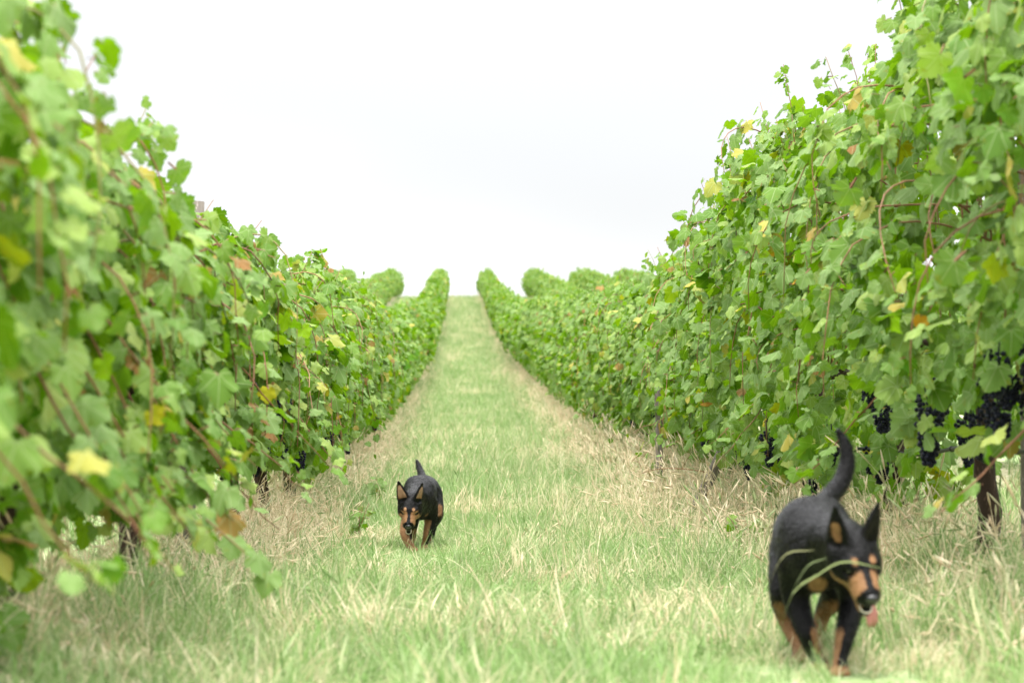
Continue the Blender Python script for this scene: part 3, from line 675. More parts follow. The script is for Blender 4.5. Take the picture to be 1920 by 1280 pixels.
place('lane_grass', [(-1.7, 1.75, 5.2, 13, 210, 1), (-1.7, 1.75, 13, 27, 200, 1.0), (-1.75, 1.75, 27, 55, 75, 1.25), (-1.75, 1.75, 55, 110, 34, 1.5), (-1.75, 1.75, 110, 182, 20, 1.9),
                     (1.75, 5.2, 6, 30, 55, 1.25), (-5, -1.7, 6, 30, 20, 1.25), (-5.2, -1.75, 105, 182, 8, 2), (1.75, 5.2, 105, 182, 8, 2)], LAWN_C, len(LAWN), (.75, 1.25), 0, lawn_keep, wts, 'short pale green grass covering the lane between the vine rows')
def dry_keep(X, Y):
    p = np.clip(1.15 - mrow(X) / np.where(X > 0, .80, .50), .012, 1) * np.where(X > 0, 1, .8) * (.35 + 1.1 * vnoise(X * 1.1, Y * .7, 41)) * np.where((X < 0) & (Y < 11), .6, 1) * np.where(X > 0, np.interp(Y, [8.5, 12, 14, 22, 26], [.22, .9, 1.25, 1.25, .9]), 1); return (rng.random(len(X)) < p) & dog_gap(X, Y)
place('dry_grass', [(-1.95, -.75, 5.2, 30, 85, 1), (.55, 2.1, 6, 30, 110, 1.05), (-1.95, -.8, 30, 70, 34, 1.1), (.75, 1.95, 30, 70, 40, 1.1), (-2, -.95, 70, 180, 9, 1.4), (.95, 2, 70, 180, 9, 1.4)], DRY_C, len(DRYT), (.7, 1.15), 0, dry_keep, None, 'dry straw coloured grass lying along the foot of the vine rows')
place('tall_stems', [(-1.5, 1.8, 5.4, 12, 2.5, .7), (-1.5, 1.8, 12, 20, 10, .7), (-1.5, 1.8, 20, 34, 5, .8), (.7, 1.9, 6, 11, 4, .8), (.7, 1.9, 11, 22, 9, 1)], STEM_C, len(STEM), (.7, 1.15), 0, lambda X, Y: dog_gap(X, Y, .97), None, 'scattered taller grass stems with slim seed heads')
# ------------------------------------------------------------------ small plants and loose things in the grass
def sucker(x, y, h, n, label, seed):
    g = np.random.default_rng(seed); e = empty('vine_sucker', (x, y, gz(x, y)), label, 'small plant', 'vine suckers in the grass')
    for q in range(3):
        dx, dy = g.normal(0, .07, 2); c = [(dx * t * t, dy * t * t, h * t * g.uniform(.9, 1.05)) for t in np.linspace(0, 1, 6)]; link('stem', cane_mesh(np.array(c), .003), e)
        for k in range(n):
            t = g.uniform(.3, 1); p = np.array([dx * t * t, dy * t * t, h * t]) + g.normal(0, .028, 3)
            Rm = frames(np.array([[g.normal(0, .6), g.normal(-.4, .6), .8]]), np.array([[g.normal(0, .8), g.normal(-.2, .8), -.3]]))[0]; sc_ = g.uniform(.035, .068)
            o = link('leaf', LEAF_ME[int(g.integers(9))], e); M4 = Matrix(Rm.tolist()).to_4x4() @ Matrix.Diagonal((sc_, sc_, sc_, 1)); M4.translation = Vector(p); o.matrix_local = M4
sucker(-1.03, 15.3, .26, 5, 'leafy young vine sucker in the grass left of the smaller dog', 1)
sucker(1.30, 20.6, .24, 5, 'young vine sucker in dry grass near the leaning stump', 2)
sucker(1.12, 12.9, .20, 6, 'low leafy sucker in dry grass just behind the tail of the larger dog', 3)
sucker(-1.02, 19.2, .22, 4, 'small sucker at the edge of the left row beyond the smaller dog', 4)
def fallen_cane(x, y, yaw, seed, label):
    g = np.random.default_rng(seed); t = np.linspace(0, 1, 9); m = MB()
    p = np.stack([.75 * t * math.cos(yaw) + .03 * np.sin(t * 7), .75 * t * math.sin(yaw) + .03 * np.cos(t * 5), .16 + .08 * np.sin(t * 2.6)], 1); m.tube(p, np.linspace(.006, .002, 9), 5)
    m.tube([p[4], p[4] + [.06, .05, .10], p[4] + [.09, .12, .15]], [.003, .002, .001], 4)
    o = link('fallen_cane', m.mesh('fallen_cane', M_CANE), None, (x, y, gz(x, y))); thing(o, label, 'dead branch', 'fallen vine canes')
fallen_cane(1.52, 17.2, 2.5, 1, 'bare brown vine cane lying over the dry grass under the right row')
def blade(pts, wid, mat, label, name='grass_blade', rnd=.3):
    q = np.array(pts, float); u = np.linspace(0, len(q) - 1, 15); i = np.minimum(u.astype(int), len(q) - 2); m0 = np.gradient(q, axis=0); t = (u - i)[:, None]
    c = (2*t**3 - 3*t**2 + 1) * q[i] + (t**3 - 2*t**2 + t) * m0[i] + (-2*t**3 + 3*t**2) * q[i+1] + (t**3 - t**2) * m0[i+1]
    m = MB(); vs = []; sv = np.array([.25, -.25, .93]); f = np.linspace(0, 1, 15)
    for k in range(15):
        w_ = wid * (1 - f[k] ** 3) * (.5 + .5 * min(1, f[k] * 4)) + .0004; vs += [c[k] - sv * w_, c[k] + sv * w_, c[k] + np.array([0, w_ * .5, -w_ * .2])]
    fs = [(3*k + a, 3*k + b, 3*k + 3 + b, 3*k + 3 + a) for k in range(14) for a, b in ((0, 2), (2, 1))]
    m.add(vs, fs, rnd); o = link(name, m.mesh(name, mat)); thing(o, label, 'grass blade', 'long grass blades before the larger dog'); return o
zb = gz(.42, 6.28)
blade([(.40, 6.30, zb), (.449, 6.26, .237), (.524, 6.24, .305), (.587, 6.22, .338), (.680, 6.20, .322)], .0042, M_GRASS, 'long pale green grass blade arching across the muzzle of the larger dog')
blade([(.415, 6.36, zb), (.45, 6.34, .20), (.50, 6.32, .315), (.555, 6.30, .345)], .0034, M_GRASS, 'dark green grass blade rising beside the muzzle of the larger dog', rnd=.55)
blade([(.36, 6.45, gz(.36, 6.45)), (.40, 6.44, .20), (.455, 6.43, .34), (.54, 6.42, .36)], .003, M_DRY, 'pale straw blade bending before the shoulder of the larger dog', rnd=.4)
#DOGS_BEGIN
# ------------------------------------------------------------------ dogs: one continuous body each, grown from blended limbs
def surface_nets(F, org, h):
    """faces where the field changes sign, one vertex per crossed cell"""
    sgn = F < 0; nx, ny, nz = F.shape
    cnt = np.zeros((nx-1, ny-1, nz-1), np.int32); acc = np.zeros((nx-1, ny-1, nz-1, 3))
    cor = [(0,0,0),(1,0,0),(0,1,0),(1,1,0),(0,0,1),(1,0,1),(0,1,1),(1,1,1)]
    sl = lambda a, o: a[o[0]:nx-1+o[0], o[1]:ny-1+o[1], o[2]:nz-1+o[2]]
    for i in range(8):
        for ax in range(3):
            if cor[i][ax]: continue
            j = list(cor[i]); j[ax] = 1; f0 = sl(F, cor[i]); f1 = sl(F, j); m = (f0 < 0) != (f1 < 0)
            t = np.where(m, f0 / np.where(m, f0 - f1, 1), 0); cnt += m
            for k in range(3): acc[..., k] += m * (cor[i][k] + (t if k == ax else 0))
    act = cnt > 0; idx = -np.ones(act.shape, np.int64); idx[act] = np.arange(act.sum())
    cell = np.argwhere(act); V = (cell + acc[act] / cnt[act][:, None]) * h + org
    Q = []
    for ax in range(3):
        o1 = [0, 0, 0]; o1[ax] = 1; a, b = [(1, 2), (2, 0), (0, 1)][ax]
        A = sgn[:nx-o1[0], :ny-o1[1], :nz-o1[2]]; B = sgn[o1[0]:, o1[1]:, o1[2]:]
        p = np.argwhere(A != B); p = p[(p[:, a] > 0) & (p[:, b] > 0) & (p[:, a] < act.shape[a]) & (p[:, b] < act.shape[b])]
        ea = np.zeros(3, int); ea[a] = 1; eb = np.zeros(3, int); eb[b] = 1
        q = np.stack([idx[tuple((p - ea - eb).T)], idx[tuple((p - eb).T)], idx[tuple(p.T)], idx[tuple((p - ea).T)]], 1)
        flip = ~sgn[tuple(p.T)]; q[flip] = q[flip][:, ::-1]; Q.append(q)
    return V, np.concatenate(Q)

class Body:
    def __init__(s, lo, hi, h):
        s.org = np.array(lo, float); s.h = h; n = ((np.array(hi) - lo) / h).astype(int) + 1; s.n = n
        s.F = np.full(tuple(n), .08); s.ax = [s.org[k] + np.arange(n[k]) * h for k in range(3)]
    def _blk(s, c, r):
        sl, ax = [], []
        for k in range(3):
            a = max(0, int((c[k] - r - s.org[k]) / s.h)); b = min(s.n[k], int((c[k] + r - s.org[k]) / s.h) + 2); sl.append(slice(a, b)); ax.append(s.ax[k][a:b])
        return tuple(sl), np.stack(np.meshgrid(*ax, indexing='ij'), -1)
    def _put(s, sl, d, k, cut=False):
        f = s.F[sl]
        if cut:
            hh = np.clip(.5 - .5 * (d + f) / k, 0, 1); s.F[sl] = f * (1 - hh) - d * hh + k * hh * (1 - hh)
        else:
            hh = np.clip(.5 + .5 * (d - f) / k, 0, 1); s.F[sl] = d * (1 - hh) + f * hh - k * hh * (1 - hh)
    def rc(s, a, b, ra, rb, k=.03, cut=False):
        a = np.array(a, float); b = np.array(b, float); c = (a + b) / 2; r = np.linalg.norm(b - a) / 2 + max(ra, rb) + .05
        sl, P = s._blk(c, r); ab = b - a; t = np.clip(((P - a) @ ab) / (ab @ ab + 1e-9), 0, 1)
        s._put(sl, np.linalg.norm(P - a - t[..., None] * ab, axis=-1) - (ra + (rb - ra) * t), k, cut)
    def chain(s, pts, rad, k=.03):
        q = np.array(pts, float); n = len(q); u = np.linspace(0, n - 1, (n - 1) * 3 + 1); m0 = np.gradient(q, axis=0)   # rounded joints
        i = np.minimum(u.astype(int), n - 2); t = (u - i)[:, None]
        q2 = (2*t**3 - 3*t**2 + 1) * q[i] + (t**3 - 2*t**2 + t) * m0[i] + (-2*t**3 + 3*t**2) * q[i+1] + (t**3 - t**2) * m0[i+1]; r2 = np.interp(u, np.arange(n), rad)
        sl, P = s._blk((q2.max(0) + q2.min(0)) / 2, np.linalg.norm(q2.max(0) - q2.min(0)) / 2 + max(rad) + .05); d = None
        for a, b, ra, rb in zip(q2[:-1], q2[1:], r2[:-1], r2[1:]):
            ab = b - a; tt = np.clip(((P - a) @ ab) / (ab @ ab + 1e-9), 0, 1); e = np.linalg.norm(P - a - tt[..., None] * ab, axis=-1) - (ra + (rb - ra) * tt)
            d = e if d is None else np.minimum(d, e)
        s._put(sl, d, k)
    def el(s, c, r, k=.03, M=None, cut=False):
        c = np.array(c, float); r = np.array(r, float); sl, P = s._blk(c, r.max() + .05); q = P - c
        if M is not None: q = q @ M                    # into the local frame (M columns = local axes)
        k0 = np.linalg.norm(q / r, axis=-1); k1 = np.linalg.norm(q / r**2, axis=-1) + 1e-9
        s._put(sl, k0 * (k0 - 1) / k1, k, cut)
    def ear(s, a, b, face, ra, rb, cut=False, off=0., k=.012, flat=2.6):
        """flattened cone from root a to tip b; the hollow looks along face"""
        a = np.array(a, float); b = np.array(b, float); u = b - a; L = np.linalg.norm(u); u /= L
        f = np.array(face, float); f -= (f @ u) * u; f /= np.linalg.norm(f); v = np.cross(f, u)
        a = a + f * off; sl, P = s._blk((a + b) / 2, L / 2 + ra + .04); q = P - a
        cu, cv, cf = q @ u, q @ v, (q @ f)
        t = np.clip(cu / L, 0, 1); rad = ra + (rb - ra) * t ** 1.35
        d = np.sqrt((cu - t * L) ** 2 + cv ** 2 + (cf * flat) ** 2) - rad
        s._put(sl, d * .5, k, cut)

def rot_xyz(p, y, r): return np.array((Matrix.Rotation(y, 3, 'Z') @ Matrix.Rotation(r, 3, 'Y') @ Matrix.Rotation(p, 3, 'X')))

def coat_material():
    t = NT('black_and_tan_coat'); tan = t.attr('tan').outputs['Fac']; geo = t.n('ShaderNodeNewGeometry'); tc = t.n('ShaderNodeTexCoord')
    mp = t.n('ShaderNodeMapping'); mp.inputs['Scale'].default_value = (1, .45, .6); t.l(tc.outputs['Object'], mp.inputs[0])
    n1 = t.noise(170, 4, .6, mp.outputs[0]); n2 = t.noise(24, 3, .6, tc.outputs['Object']); n3 = t.noise(60, 3, .6, tc.outputs['Object'])
    f = t.math('ADD', tan, t.math('MULTIPLY_ADD', t.math('ADD', n1, n3), .7, -.70))
    f = t.math('MULTIPLY_ADD', t.math('SUBTRACT', f, .5), 1.7, .45, clamp=True)
    blk = t.ramp(t.math('ADD', t.math('MULTIPLY', n2, .6), t.math('MULTIPLY', n1, .4)), [(.3, (.0007, .0006, .0008)), (.7, (.0020, .0018, .0021))])
    tn = t.ramp(t.math('ADD', t.math('MULTIPLY', n2, .5), t.math('MULTIPLY', n1, .5)), [(.3, (.13, .062, .028)), (.55, (.24, .125, .058)), (.75, (.34, .20, .105))])
    pale = t.attr('pale').outputs['Fac']; tn = t.mix(pale, tn, (.30, .18, .12))
    b = t.bsdf(t.mix(f, blk, tn), .34, .135, t.math('ADD', n1, t.math('MULTIPLY', n2, 2.2)), .7, .006)
    b.inputs['Sheen Weight'].default_value = .0; b.inputs['Sheen Roughness'].default_value = .4; b.inputs['Sheen Tint'].default_value = (.6, .65, .75, 1)
    return t.done(b)
M_COAT = coat_material()
def simple(name, col, rough, spec=.5, **kw):
    t = NT(name); geo = t.n('ShaderNodeTexCoord'); n = t.noise(120, 2, vec=geo.outputs['Object'])
    return t.done(t.bsdf(t.mix(t.math('MULTIPLY', n, .5), col, tuple(c * .6 for c in col)), rough, spec, n, .2, .002, **kw))
M_EYE = simple('dark_eye', (.012, .007, .004), .08, .7); M_NOSE = simple('wet_nose', (.008, .008, .009), .3, .6)
M_TONGUE = simple('pink_tongue', (.46, .17, .17), .35, .5); M_TEETH = simple('teeth', (.62, .56, .46), .4, .5); M_MOUTH = simple('dark_lip', (.02, .012, .012), .4, .5)

def sphere_part(name, c, r, mat, parent, M=None, seg=14):
    m = MB(); vs = []; n = seg; k = seg // 2
    for i in range(k + 1):
        for j in range(n):
            a, b = math.pi * i / k, 2 * math.pi * j / n; vs.append((math.sin(a) * math.cos(b) * r[0], math.sin(a) * math.sin(b) * r[1], math.cos(a) * r[2]))
    vs = np.array(vs)
    if M is not None: vs = vs @ M.T
    m.add(vs + np.array(c), [(i*n + j, (i+1)*n + j, (i+1)*n + (j+1) % n, i*n + (j+1) % n) for i in range(k) for j in range(n)])
    return link(name, m.mesh(name, mat), parent)

ML = .84            # muzzle length
def make_dog(e, hd, spine, tail, legs, markings, ears, jaw=.2, tongue=None, h=.0045, body_scale=1.0):
    """hd = (skull centre, pitch, yaw, roll); spine = withers, loin, rump points; legs = joint chains"""
    B = Body((-.30, -.62, -.03), (.36, .85, .74), h)
    wi, mid, ru = [np.array(p, float) for p in spine]; hc = np.array(hd[0], float); H = rot_xyz(*hd[1:])
    hp = lambda *p: hc + H @ np.array((p[0], p[1] if p[1] > -.045 else -.045 + (p[1] + .045) * ML, p[2]), float)
    q = body_scale
    # trunk
    ch = wi + np.array([0, .07, -.12]); B.el(ch, (.088*q, .17, .128), .04)
    B.el(wi + np.array([0, -.06, -.135]), (.072*q, .08, .10), .04)                                # brisket
    B.rc(wi + np.array([0, .02, -.055]), mid + np.array([0, 0, -.085]), .060*q, .066*q, .05)
    B.el((ch + mid) / 2 + np.array([0, .06, -.045]), (.088*q, .19, .105), .05)
    B.rc(mid + np.array([0, 0, -.09]), ru + np.array([0, -.06, -.095]), .070*q, .074*q, .05)
    B.el(ru + np.array([0, -.02, -.092]), (.078*q, .105, .09), .05)
    for sx in (-1, 1):
        B.el(wi + np.array([sx * .048*q, .01, -.10]), (.038*q, .075, .10), .035)                      # shoulder blades
        B.el(ru + np.array([sx * .050*q, -.01, -.15]), (.044*q, .085, .115), .04)                     # haunches
    # neck
    nb = wi + np.array([0, -.03, -.075]); B.rc(nb, hp(0, .045, -.005), .076*q, .058, .05); B.rc(wi + np.array([0, -.07, -.13]), hp(0, .02, -.03), .066, .048, .045)
    # head
    B.el(hc, (.063, .072, .053), .02, H); B.el(hp(0, .012, -.012), (.068, .055, .046), .02, H)
    B.rc(hp(0, -.045, -.010), hp(0, -.138, -.024), .041, .029, .022); B.rc(hp(0, -.05, -.026), hp(0, -.130, -.034), .040, .0285, .02)
    for sx in (-1, 1):
        B.el(hp(sx * .040, -.022, -.024), (.031, .045, .033), .02, H); B.el(hp(sx * .030, -.052, .020), (.020, .020, .013), .014, H)
        B.el(hp(sx * .020, -.122, -.036), (.0145, .028, .018), .012, H)                            # flews
        B.el(hp(sx * .0365, -.066, .001), (.013, .010, .009), .006, H, cut=True)                  # eye sockets
    B.el(hp(0, -.156, -.020), (.015, .012, .012), .01, H)
    ja = jaw; jb = hp(0, -.045, -.050); jt = jb + H @ np.array([0, -.088 * math.cos(ja), -.088 * math.sin(ja) - .004]); B.rc(jb, jt, .027, .0165, .012)
    B.rc(hp(0, -.01, -.045), jb, .034, .026, .02)
    for (a, b, f) in ears:
        A_, B_, F_ = hp(*a), hp(*b), H @ np.array(f, float); B.ear(A_, B_, F_, .041, .0115, k=.014, flat=3.2); B.ear(A_ + (B_ - A_) * .02, B_ - (B_ - A_) * .1, F_, .027, .003, cut=True, off=.0125, k=.006, flat=3.0)
    # legs
    for (pts, rad, toes) in legs:
        B.chain(pts, rad, .026); f = np.array(pts[-1]); d = np.array(toes, float); d /= np.linalg.norm(d); sd = np.array([-d[1], d[0], 0]); sd /= np.linalg.norm(sd) + 1e-9
        B.el(f + d * .008, (.024, .026, .017), .016)
        for k in (-1.5, -.5, .5, 1.5): B.el(f + d * (.030 - abs(k) * .005) + sd * k * .0125 + np.array([0, 0, -.005]), (.0095, .0135, .011), .006)
    B.chain(*tail, .03)
    V, Q = surface_nets(B.F, B.org, h)
    for _ in range(2):                               # light smoothing
        acc = np.zeros_like(V); cn = np.zeros(len(V))
        for k in range(4):
            a, b = Q[:, k], Q[:, (k + 1) % 4]; np.add.at(acc, a, V[b]); np.add.at(cn, a, 1)
        V = V * .55 + .45 * acc / np.maximum(cn, 1)[:, None]
    # outward normals for the markings
    nf = np.cross(V[Q[:, 2]] - V[Q[:, 0]], V[Q[:, 3]] - V[Q[:, 1]]); vn = np.zeros_like(V)
    for k in range(4): np.add.at(vn, Q[:, k], nf)
    vn = norm(vn); Lq = (V - hc) @ H; Lq[:, 1] = np.where(Lq[:, 1] < -.045, -.045 + (Lq[:, 1] + .045) / ML, Lq[:, 1]); tan, pale = markings(V, Lq, vn, vn @ H)
    # short lying hair: slim triangles combed backwards and down
    nh_ = 60000; g = np.random.default_rng(len(V)); fa = .5 * np.linalg.norm(nf, axis=1); fi = g.choice(len(Q), nh_, p=fa / fa.sum()); uu = g.random((nh_, 2))
    w4 = np.stack([(1-uu[:, 0])*(1-uu[:, 1]), uu[:, 0]*(1-uu[:, 1]), uu[:, 0]*uu[:, 1], (1-uu[:, 0])*uu[:, 1]], 1)
    rp = (V[Q[fi]] * w4[..., None]).sum(1); rn = norm(vn[Q[fi, 0]]); tt = tan[Q[fi, 0]]; pp = pale[Q[fi, 0]]
    hl = np.linalg.norm(rp - hc, axis=1); isH = hl < .17
    fl = np.stack([g.normal(0, .18, nh_), np.where(isH, .8, .75), np.where(isH, .35, -.65) + g.normal(0, .15, nh_)], 1); fl[isH] = fl[isH] @ np.eye(3)
    fl = fl - (fl * rn).sum(1)[:, None] * rn; fl = norm(fl); sd_ = np.cross(fl, rn)
    ln_ = g.uniform(.008, .018, nh_) * np.where(isH, .55, 1) * np.where(rp[:, 2] < .12, .6, 1); ww_ = g.uniform(.0006, .0012, nh_)
    tipv = rp + (fl * .93 + rn * g.uniform(.12, .5, (nh_, 1))) * ln_[:, None]
    hv = np.stack([rp - sd_ * ww_[:, None] - rn * .001, rp + sd_ * ww_[:, None] - rn * .001, tipv], 1).reshape(-1, 3)
    link('fur', new_mesh('fur', hv, np.arange(nh_ * 3), np.full(nh_, 3), {'tan': np.repeat(tt, 3), 'pale': np.repeat(pp, 3)}, [M_COAT]), e, kind='stuff')
    me = new_mesh('body', V, Q.ravel(), np.full(len(Q), 4), {'tan': tan, 'pale': pale}, [M_COAT]); body = link('body', me, e)
    for sx in (-1, 1):
        ey = sphere_part('eye', hp(sx * .0355, -.0615, .0015), (.0092, .0088, .0088), M_EYE, e)
    ns = sphere_part('nose', hp(0, -.166, -.0175), (.0185, .0125, .0135), M_NOSE, e, H)
    m = MB()
    for sx in (-1, 1): m.tube([hp(sx * .0145, -.146, -.047), hp(sx * .017, -.12, -.054), hp(sx * .021, -.09, -.056)], [.003, .0045, .003], 6)
    # lower lip rim and teeth round the front of the jaw
    fwd = H @ np.array([0, -math.cos(ja), -math.sin(ja)]); up = H @ np.array([0, -math.sin(ja), math.cos(ja)]); rt = H @ np.array([1., 0, 0])
    arc = [jt + up * .012 + rt * (.0155 * math.sin(a)) + fwd * (.013 * math.cos(a) + (.0 if abs(a) < 1.6 else -.012)) for a in np.linspace(-1.9, 1.9, 11)]
    tm = MB(); tm.tube(arc, .0024, 5); link('teeth', tm.mesh('teeth', M_TEETH), e)
    mm = MB(); mm.tube([jb + up * .020, jt + up * .0115 - fwd * .004], [.019, .0115], 8); link('mouth', mm.mesh('mouth', M_MOUTH), e)
    if tongue:
        pts = np.array([hp(*p) for p in tongue[0]]); m = MB(); wv = tongue[1]; vs, fs = [], []
        tg = norm(np.gradient(pts, axis=0)); sv = H @ np.array([1., .1, .15])
        for i, p in enumerate(pts):
            nrm = norm(np.cross(tg[i], sv)); 
            for k in np.linspace(-1, 1, 5): vs.append(p + sv * wv[i] * k + nrm * .003 * (k * k * 1.6) + nrm * .003)
            for k in np.linspace(1, -1, 5): vs.append(p + sv * wv[i] * k * .96 + nrm * .003 * (k * k * 1.2) - nrm * .003)
        n = len(pts)
        fs = [(i*10 + k, i*10 + (k+1) % 10, (i+1)*10 + (k+1) % 10, (i+1)*10 + k) for i in range(n-1) for k in range(10)] + [tuple(range(10))[::-1], tuple((n-1)*10 + k for k in range(10))]
        m.add(vs, fs); link('tongue', m.mesh('tongue', M_TONGUE), e)
    return body

def sm(x, a, b): t = np.clip((x - a) / (b - a), 0, 1); return t * t * (3 - 2 * t)
def blob(P, c, r): return 1 - sm(np.linalg.norm((P - np.array(c)) / np.array(r), axis=1), .7, 1.25)
def head_marks(Lh, nh, y0=.045):
    """tan muzzle sides, cheeks, brow spots and ear insides, in head coordinates"""
    x, y, z = Lh.T; ax = np.abs(x); inh = (np.linalg.norm(Lh, axis=1) < .21) & (y < .02) & (z < .04) & (z > -.12) & (ax < .085)
    bridge = .0085 + .10 * np.maximum(y + .095, 0)
    mz = inh * sm(-y, y0, y0 + .027) * sm(ax - bridge, -.003, .005) * sm(.026 - z, -.006, .006)
    cheek = inh * sm(-z, .018, .034) * sm(-y, -.0, .035) * sm(ax, .012, .022)
    nosetop = inh * sm(-y, .143, .150)
    t = np.maximum(mz, cheek) * (1 - nosetop)
    for sx in (-1, 1): t = np.maximum(t, blob(Lh, (sx * .0255, -.064, .036), (.0095, .016, .0115)))
    ring = blob(Lh, (.036, -.062, .003), (.018, .018, .012)) + blob(Lh, (-.036, -.062, .003), (.018, .018, .012))
    return t * (1 - np.clip(ring, 0, 1))

def limb_mask(V, pts, r):
    d = np.full(len(V), 9.)
    for i in range(len(pts) - 1):
        a, b = np.array(pts[i], float), np.array(pts[i+1], float); ab = b - a; t = np.clip(((V - a) @ ab) / (ab @ ab + 1e-9), 0, 1); d = np.minimum(d, np.linalg.norm(V - a - t[:, None] * ab, axis=1))
    return d < r

# --- the smaller dog trotting in the lane
D1 = (-.623, 14.62)
e1 = empty('dog', (D1[0], D1[1], gz(*D1) - .012), 'small black and tan dog trotting toward the camera with head lowered', 'dog', 'two dogs in the grass lane')
l1_fr = [(-.068, -.02, .30), (-.082, .01, .215), (-.100, -.085, .125), (-.080, -.115, .065), (-.050, -.145, .028)]
l1_fl = [(.046, -.01, .30), (.056, .04, .205), (.036, .035, .115), (.020, .05, .06), (.013, .03, .024)]
l1_hr = [(-.04, .46, .33), (-.058, .36, .215), (-.060, .47, .135), (-.066, .40, .05), (-.068, .375, .022)]
l1_hl = [(.058, .49, .34), (.082, .42, .225), (.064, .58, .15), (.050, .56, .06), (.046, .53, .024)]
RF = [.050, .037, .0265, .0195, .020]; RH = [.062, .046, .023, .0175, .020]
EARS1 = [((-.042, .022, .036), (-.074, .076, .113), (-.12, -.9, .1)), ((.040, .022, .036), (.066, .078, .110), (.75, -.6, .1))]
HD1 = ((-.064, -.285, .292), R(47), R(-2), R(3))
def marks1(V, Lh, n, nh):
    t = head_marks(Lh, nh); x, y, z = V.T
    for (a, b, f) in EARS1:
        a, b = np.array(a), np.array(b); u = (b - a); L = np.linalg.norm(u); u = u / L; f = np.array(f); f = f - (f @ u) * u; f /= np.linalg.norm(f)
        s = (Lh - a) @ u; q = Lh - a - s[:, None] * u; cf = q @ f; d = np.linalg.norm(q, axis=1)
        hw = .030 * (1 - np.clip(s / L, 0, 1) ** 1.35) + .002; cv = np.abs(q @ np.cross(f, u)); t = np.maximum(t, sm(s, -.004, .016) * sm(L * .93 - s, 0, .02) * sm(1.02 - cv / hw, 0, .25) * (d < .036) * sm(nh @ f, .1, .5) * (cf > -.012))
    pale = ((t > .2) & (Lh[:, 2] > .03)) * sm(Lh[:, 2], .03, .07)
    fr = limb_mask(V, l1_fr[1:], .05) & (z < .235); t = np.maximum(t, fr * sm(.215 - z + .25 * (-y - .02), -.01, .03))
    fl = limb_mask(V, l1_fl[1:], .05); t = np.maximum(t, fl * sm(.215 - z, 0, .03) * np.maximum(sm(-n[:, 0], -.35, .15), sm(.06 - z, 0, .02)))
    for pts in (l1_hr, l1_hl): t = np.maximum(t, limb_mask(V, pts[2:], .04) * sm(.15 - z, 0, .03) * sm(-n[:, 0] * (1 if pts is l1_hl else -1) - n[:, 1] * .4, -.1, .4))
    t = np.maximum(t, blob(V, (.050, -.10, .215), (.035, .06, .032))); t = np.maximum(t, blob(V, (-.070, -.10, .215), (.035, .05, .03)))
    t = np.maximum(t, blob(V, (.105, .36, .25), (.03, .05, .05)) * .8)
    return t, pale
make_dog(e1, HD1, [(-.014, 0, .447), (-.002, .26, .450), (.010, .50, .460)],
         ([(.0, .54, .43), (-.012, .60, .475), (-.028, .63, .515), (-.040, .645, .552)], [.026, .021, .017, .009]),
         [(l1_fr, RF, (.25, -1, 0)), (l1_fl, RF, (0, -1, 0)), (l1_hr, RH, (0, -1, 0)), (l1_hl, RH, (0, -1, 0))], marks1, EARS1, jaw=.55, body_scale=.98)

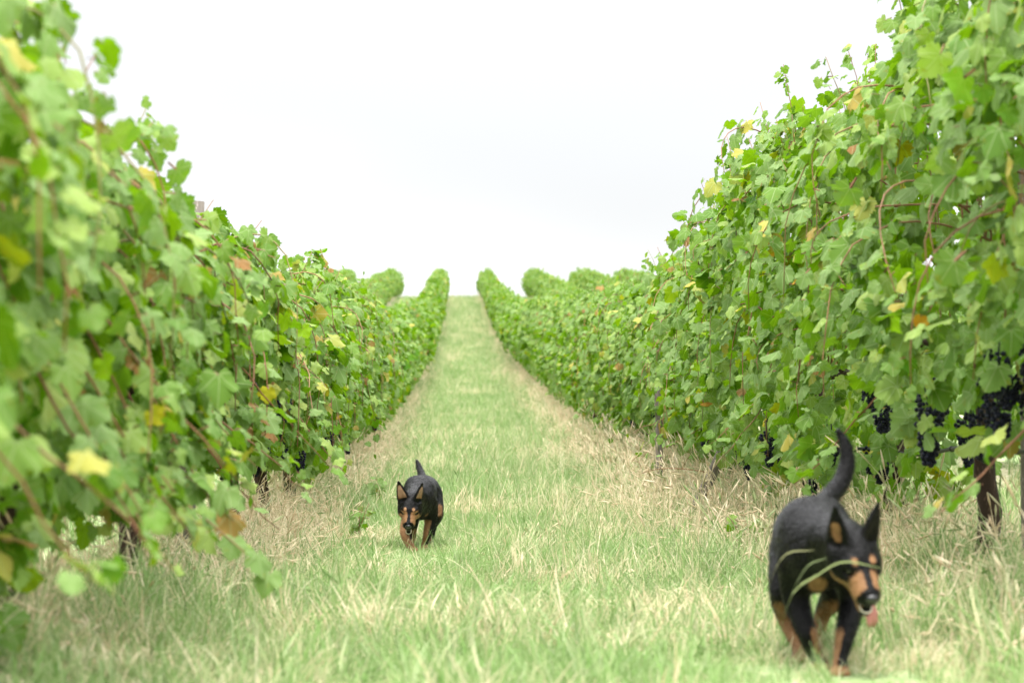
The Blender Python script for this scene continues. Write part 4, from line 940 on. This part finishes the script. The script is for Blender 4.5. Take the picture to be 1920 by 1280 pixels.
# --- the larger dog in front
D2 = (.605, 6.72)
e2 = empty('dog', (D2[0], D2[1], gz(*D2) - .012), 'large blurred black and tan dog walking in front with tail raised and tongue out', 'dog', 'two dogs in the grass lane')
l2_fr = [(-.075, 0, .31), (-.070, .03, .215), (-.045, -.005, .12), (-.022, .015, .06), (-.005, -.01, .026)]
l2_fl = [(.060, -.02, .31), (.085, .01, .215), (.055, -.055, .12), (.038, -.075, .058), (.03, -.105, .024)]
l2_hr = [(-.03, .42, .33), (-.060, .32, .22), (-.050, .42, .14), (-.022, .36, .06), (-.018, .33, .024)]
l2_hl = [(.09, .47, .34), (.105, .40, .22), (.08, .52, .14), (.06, .50, .05), (.055, .47, .024)]
EARS2 = [((-.042, .022, .036), (-.052, .064, .113), (-.85, -.45, .1)), ((.042, .022, .036), (.066, .058, .114), (.35, -.8, .1))]
HD2 = ((.040, -.30, .352), R(44), R(12), R(-6))
def marks2(V, Lh, n, nh):
    t = head_marks(Lh, nh, .074); x, y, z = V.T
    for (a, b, f) in EARS2:
        a, b = np.array(a), np.array(b); u = (b - a); L = np.linalg.norm(u); u = u / L; f = np.array(f); f = f - (f @ u) * u; f /= np.linalg.norm(f)
        s = (Lh - a) @ u; q = Lh - a - s[:, None] * u; d = np.linalg.norm(q, axis=1)
        t = np.maximum(t, sm(.017 - np.linalg.norm(Lh - a - np.clip(s, L * .12, L * .42)[:, None] * u - f * .004, axis=1), -.004, .006) * (1 if a[0] < 0 else 0))
    pale = np.zeros(len(V))
    for pts, sg in ((l2_fr, 1), (l2_fl, -1)):
        lm = limb_mask(V, pts[1:], .05); t = np.maximum(t, lm * np.maximum(sm(.045 - z, 0, .015), sm(.15 - z, 0, .03) * sm(n[:, 0] * sg, .1, .5)))
    for pts in (l2_hr, l2_hl): t = np.maximum(t, limb_mask(V, pts[1:], .05) * sm(.205 - z, 0, .04) * sm(-n[:, 1], -.1, .4))
    t = np.maximum(t, blob(V, (-.030, -.125, .245), (.030, .06, .042))); t = np.maximum(t, blob(V, (.05, -.13, .245), (.03, .06, .03)))
    return t, pale
make_dog(e2, HD2, [(-.020, 0, .475), (.005, .26, .472), (.052, .48, .478)],
         ([(.082, .53, .452), (.110, .60, .478), (.152, .64, .52), (.176, .655, .575), (.174, .66, .635), (.150, .655, .685)], [.034, .029, .026, .024, .019, .008]),
         [(l2_fr, RF, (.1, -1, 0)), (l2_fl, RF, (-.1, -1, 0)), (l2_hr, RH, (0, -1, 0)), (l2_hl, RH, (0, -1, 0))], marks2, EARS2, jaw=.34,
         tongue=([(.004, -.10, -.062), (.010, -.135, -.074), (.016, -.155, -.092), (.020, -.160, -.115), (.022, -.158, -.135)], [.013, .015, .016, .015, .008]), body_scale=1.06)
#DOGS_END
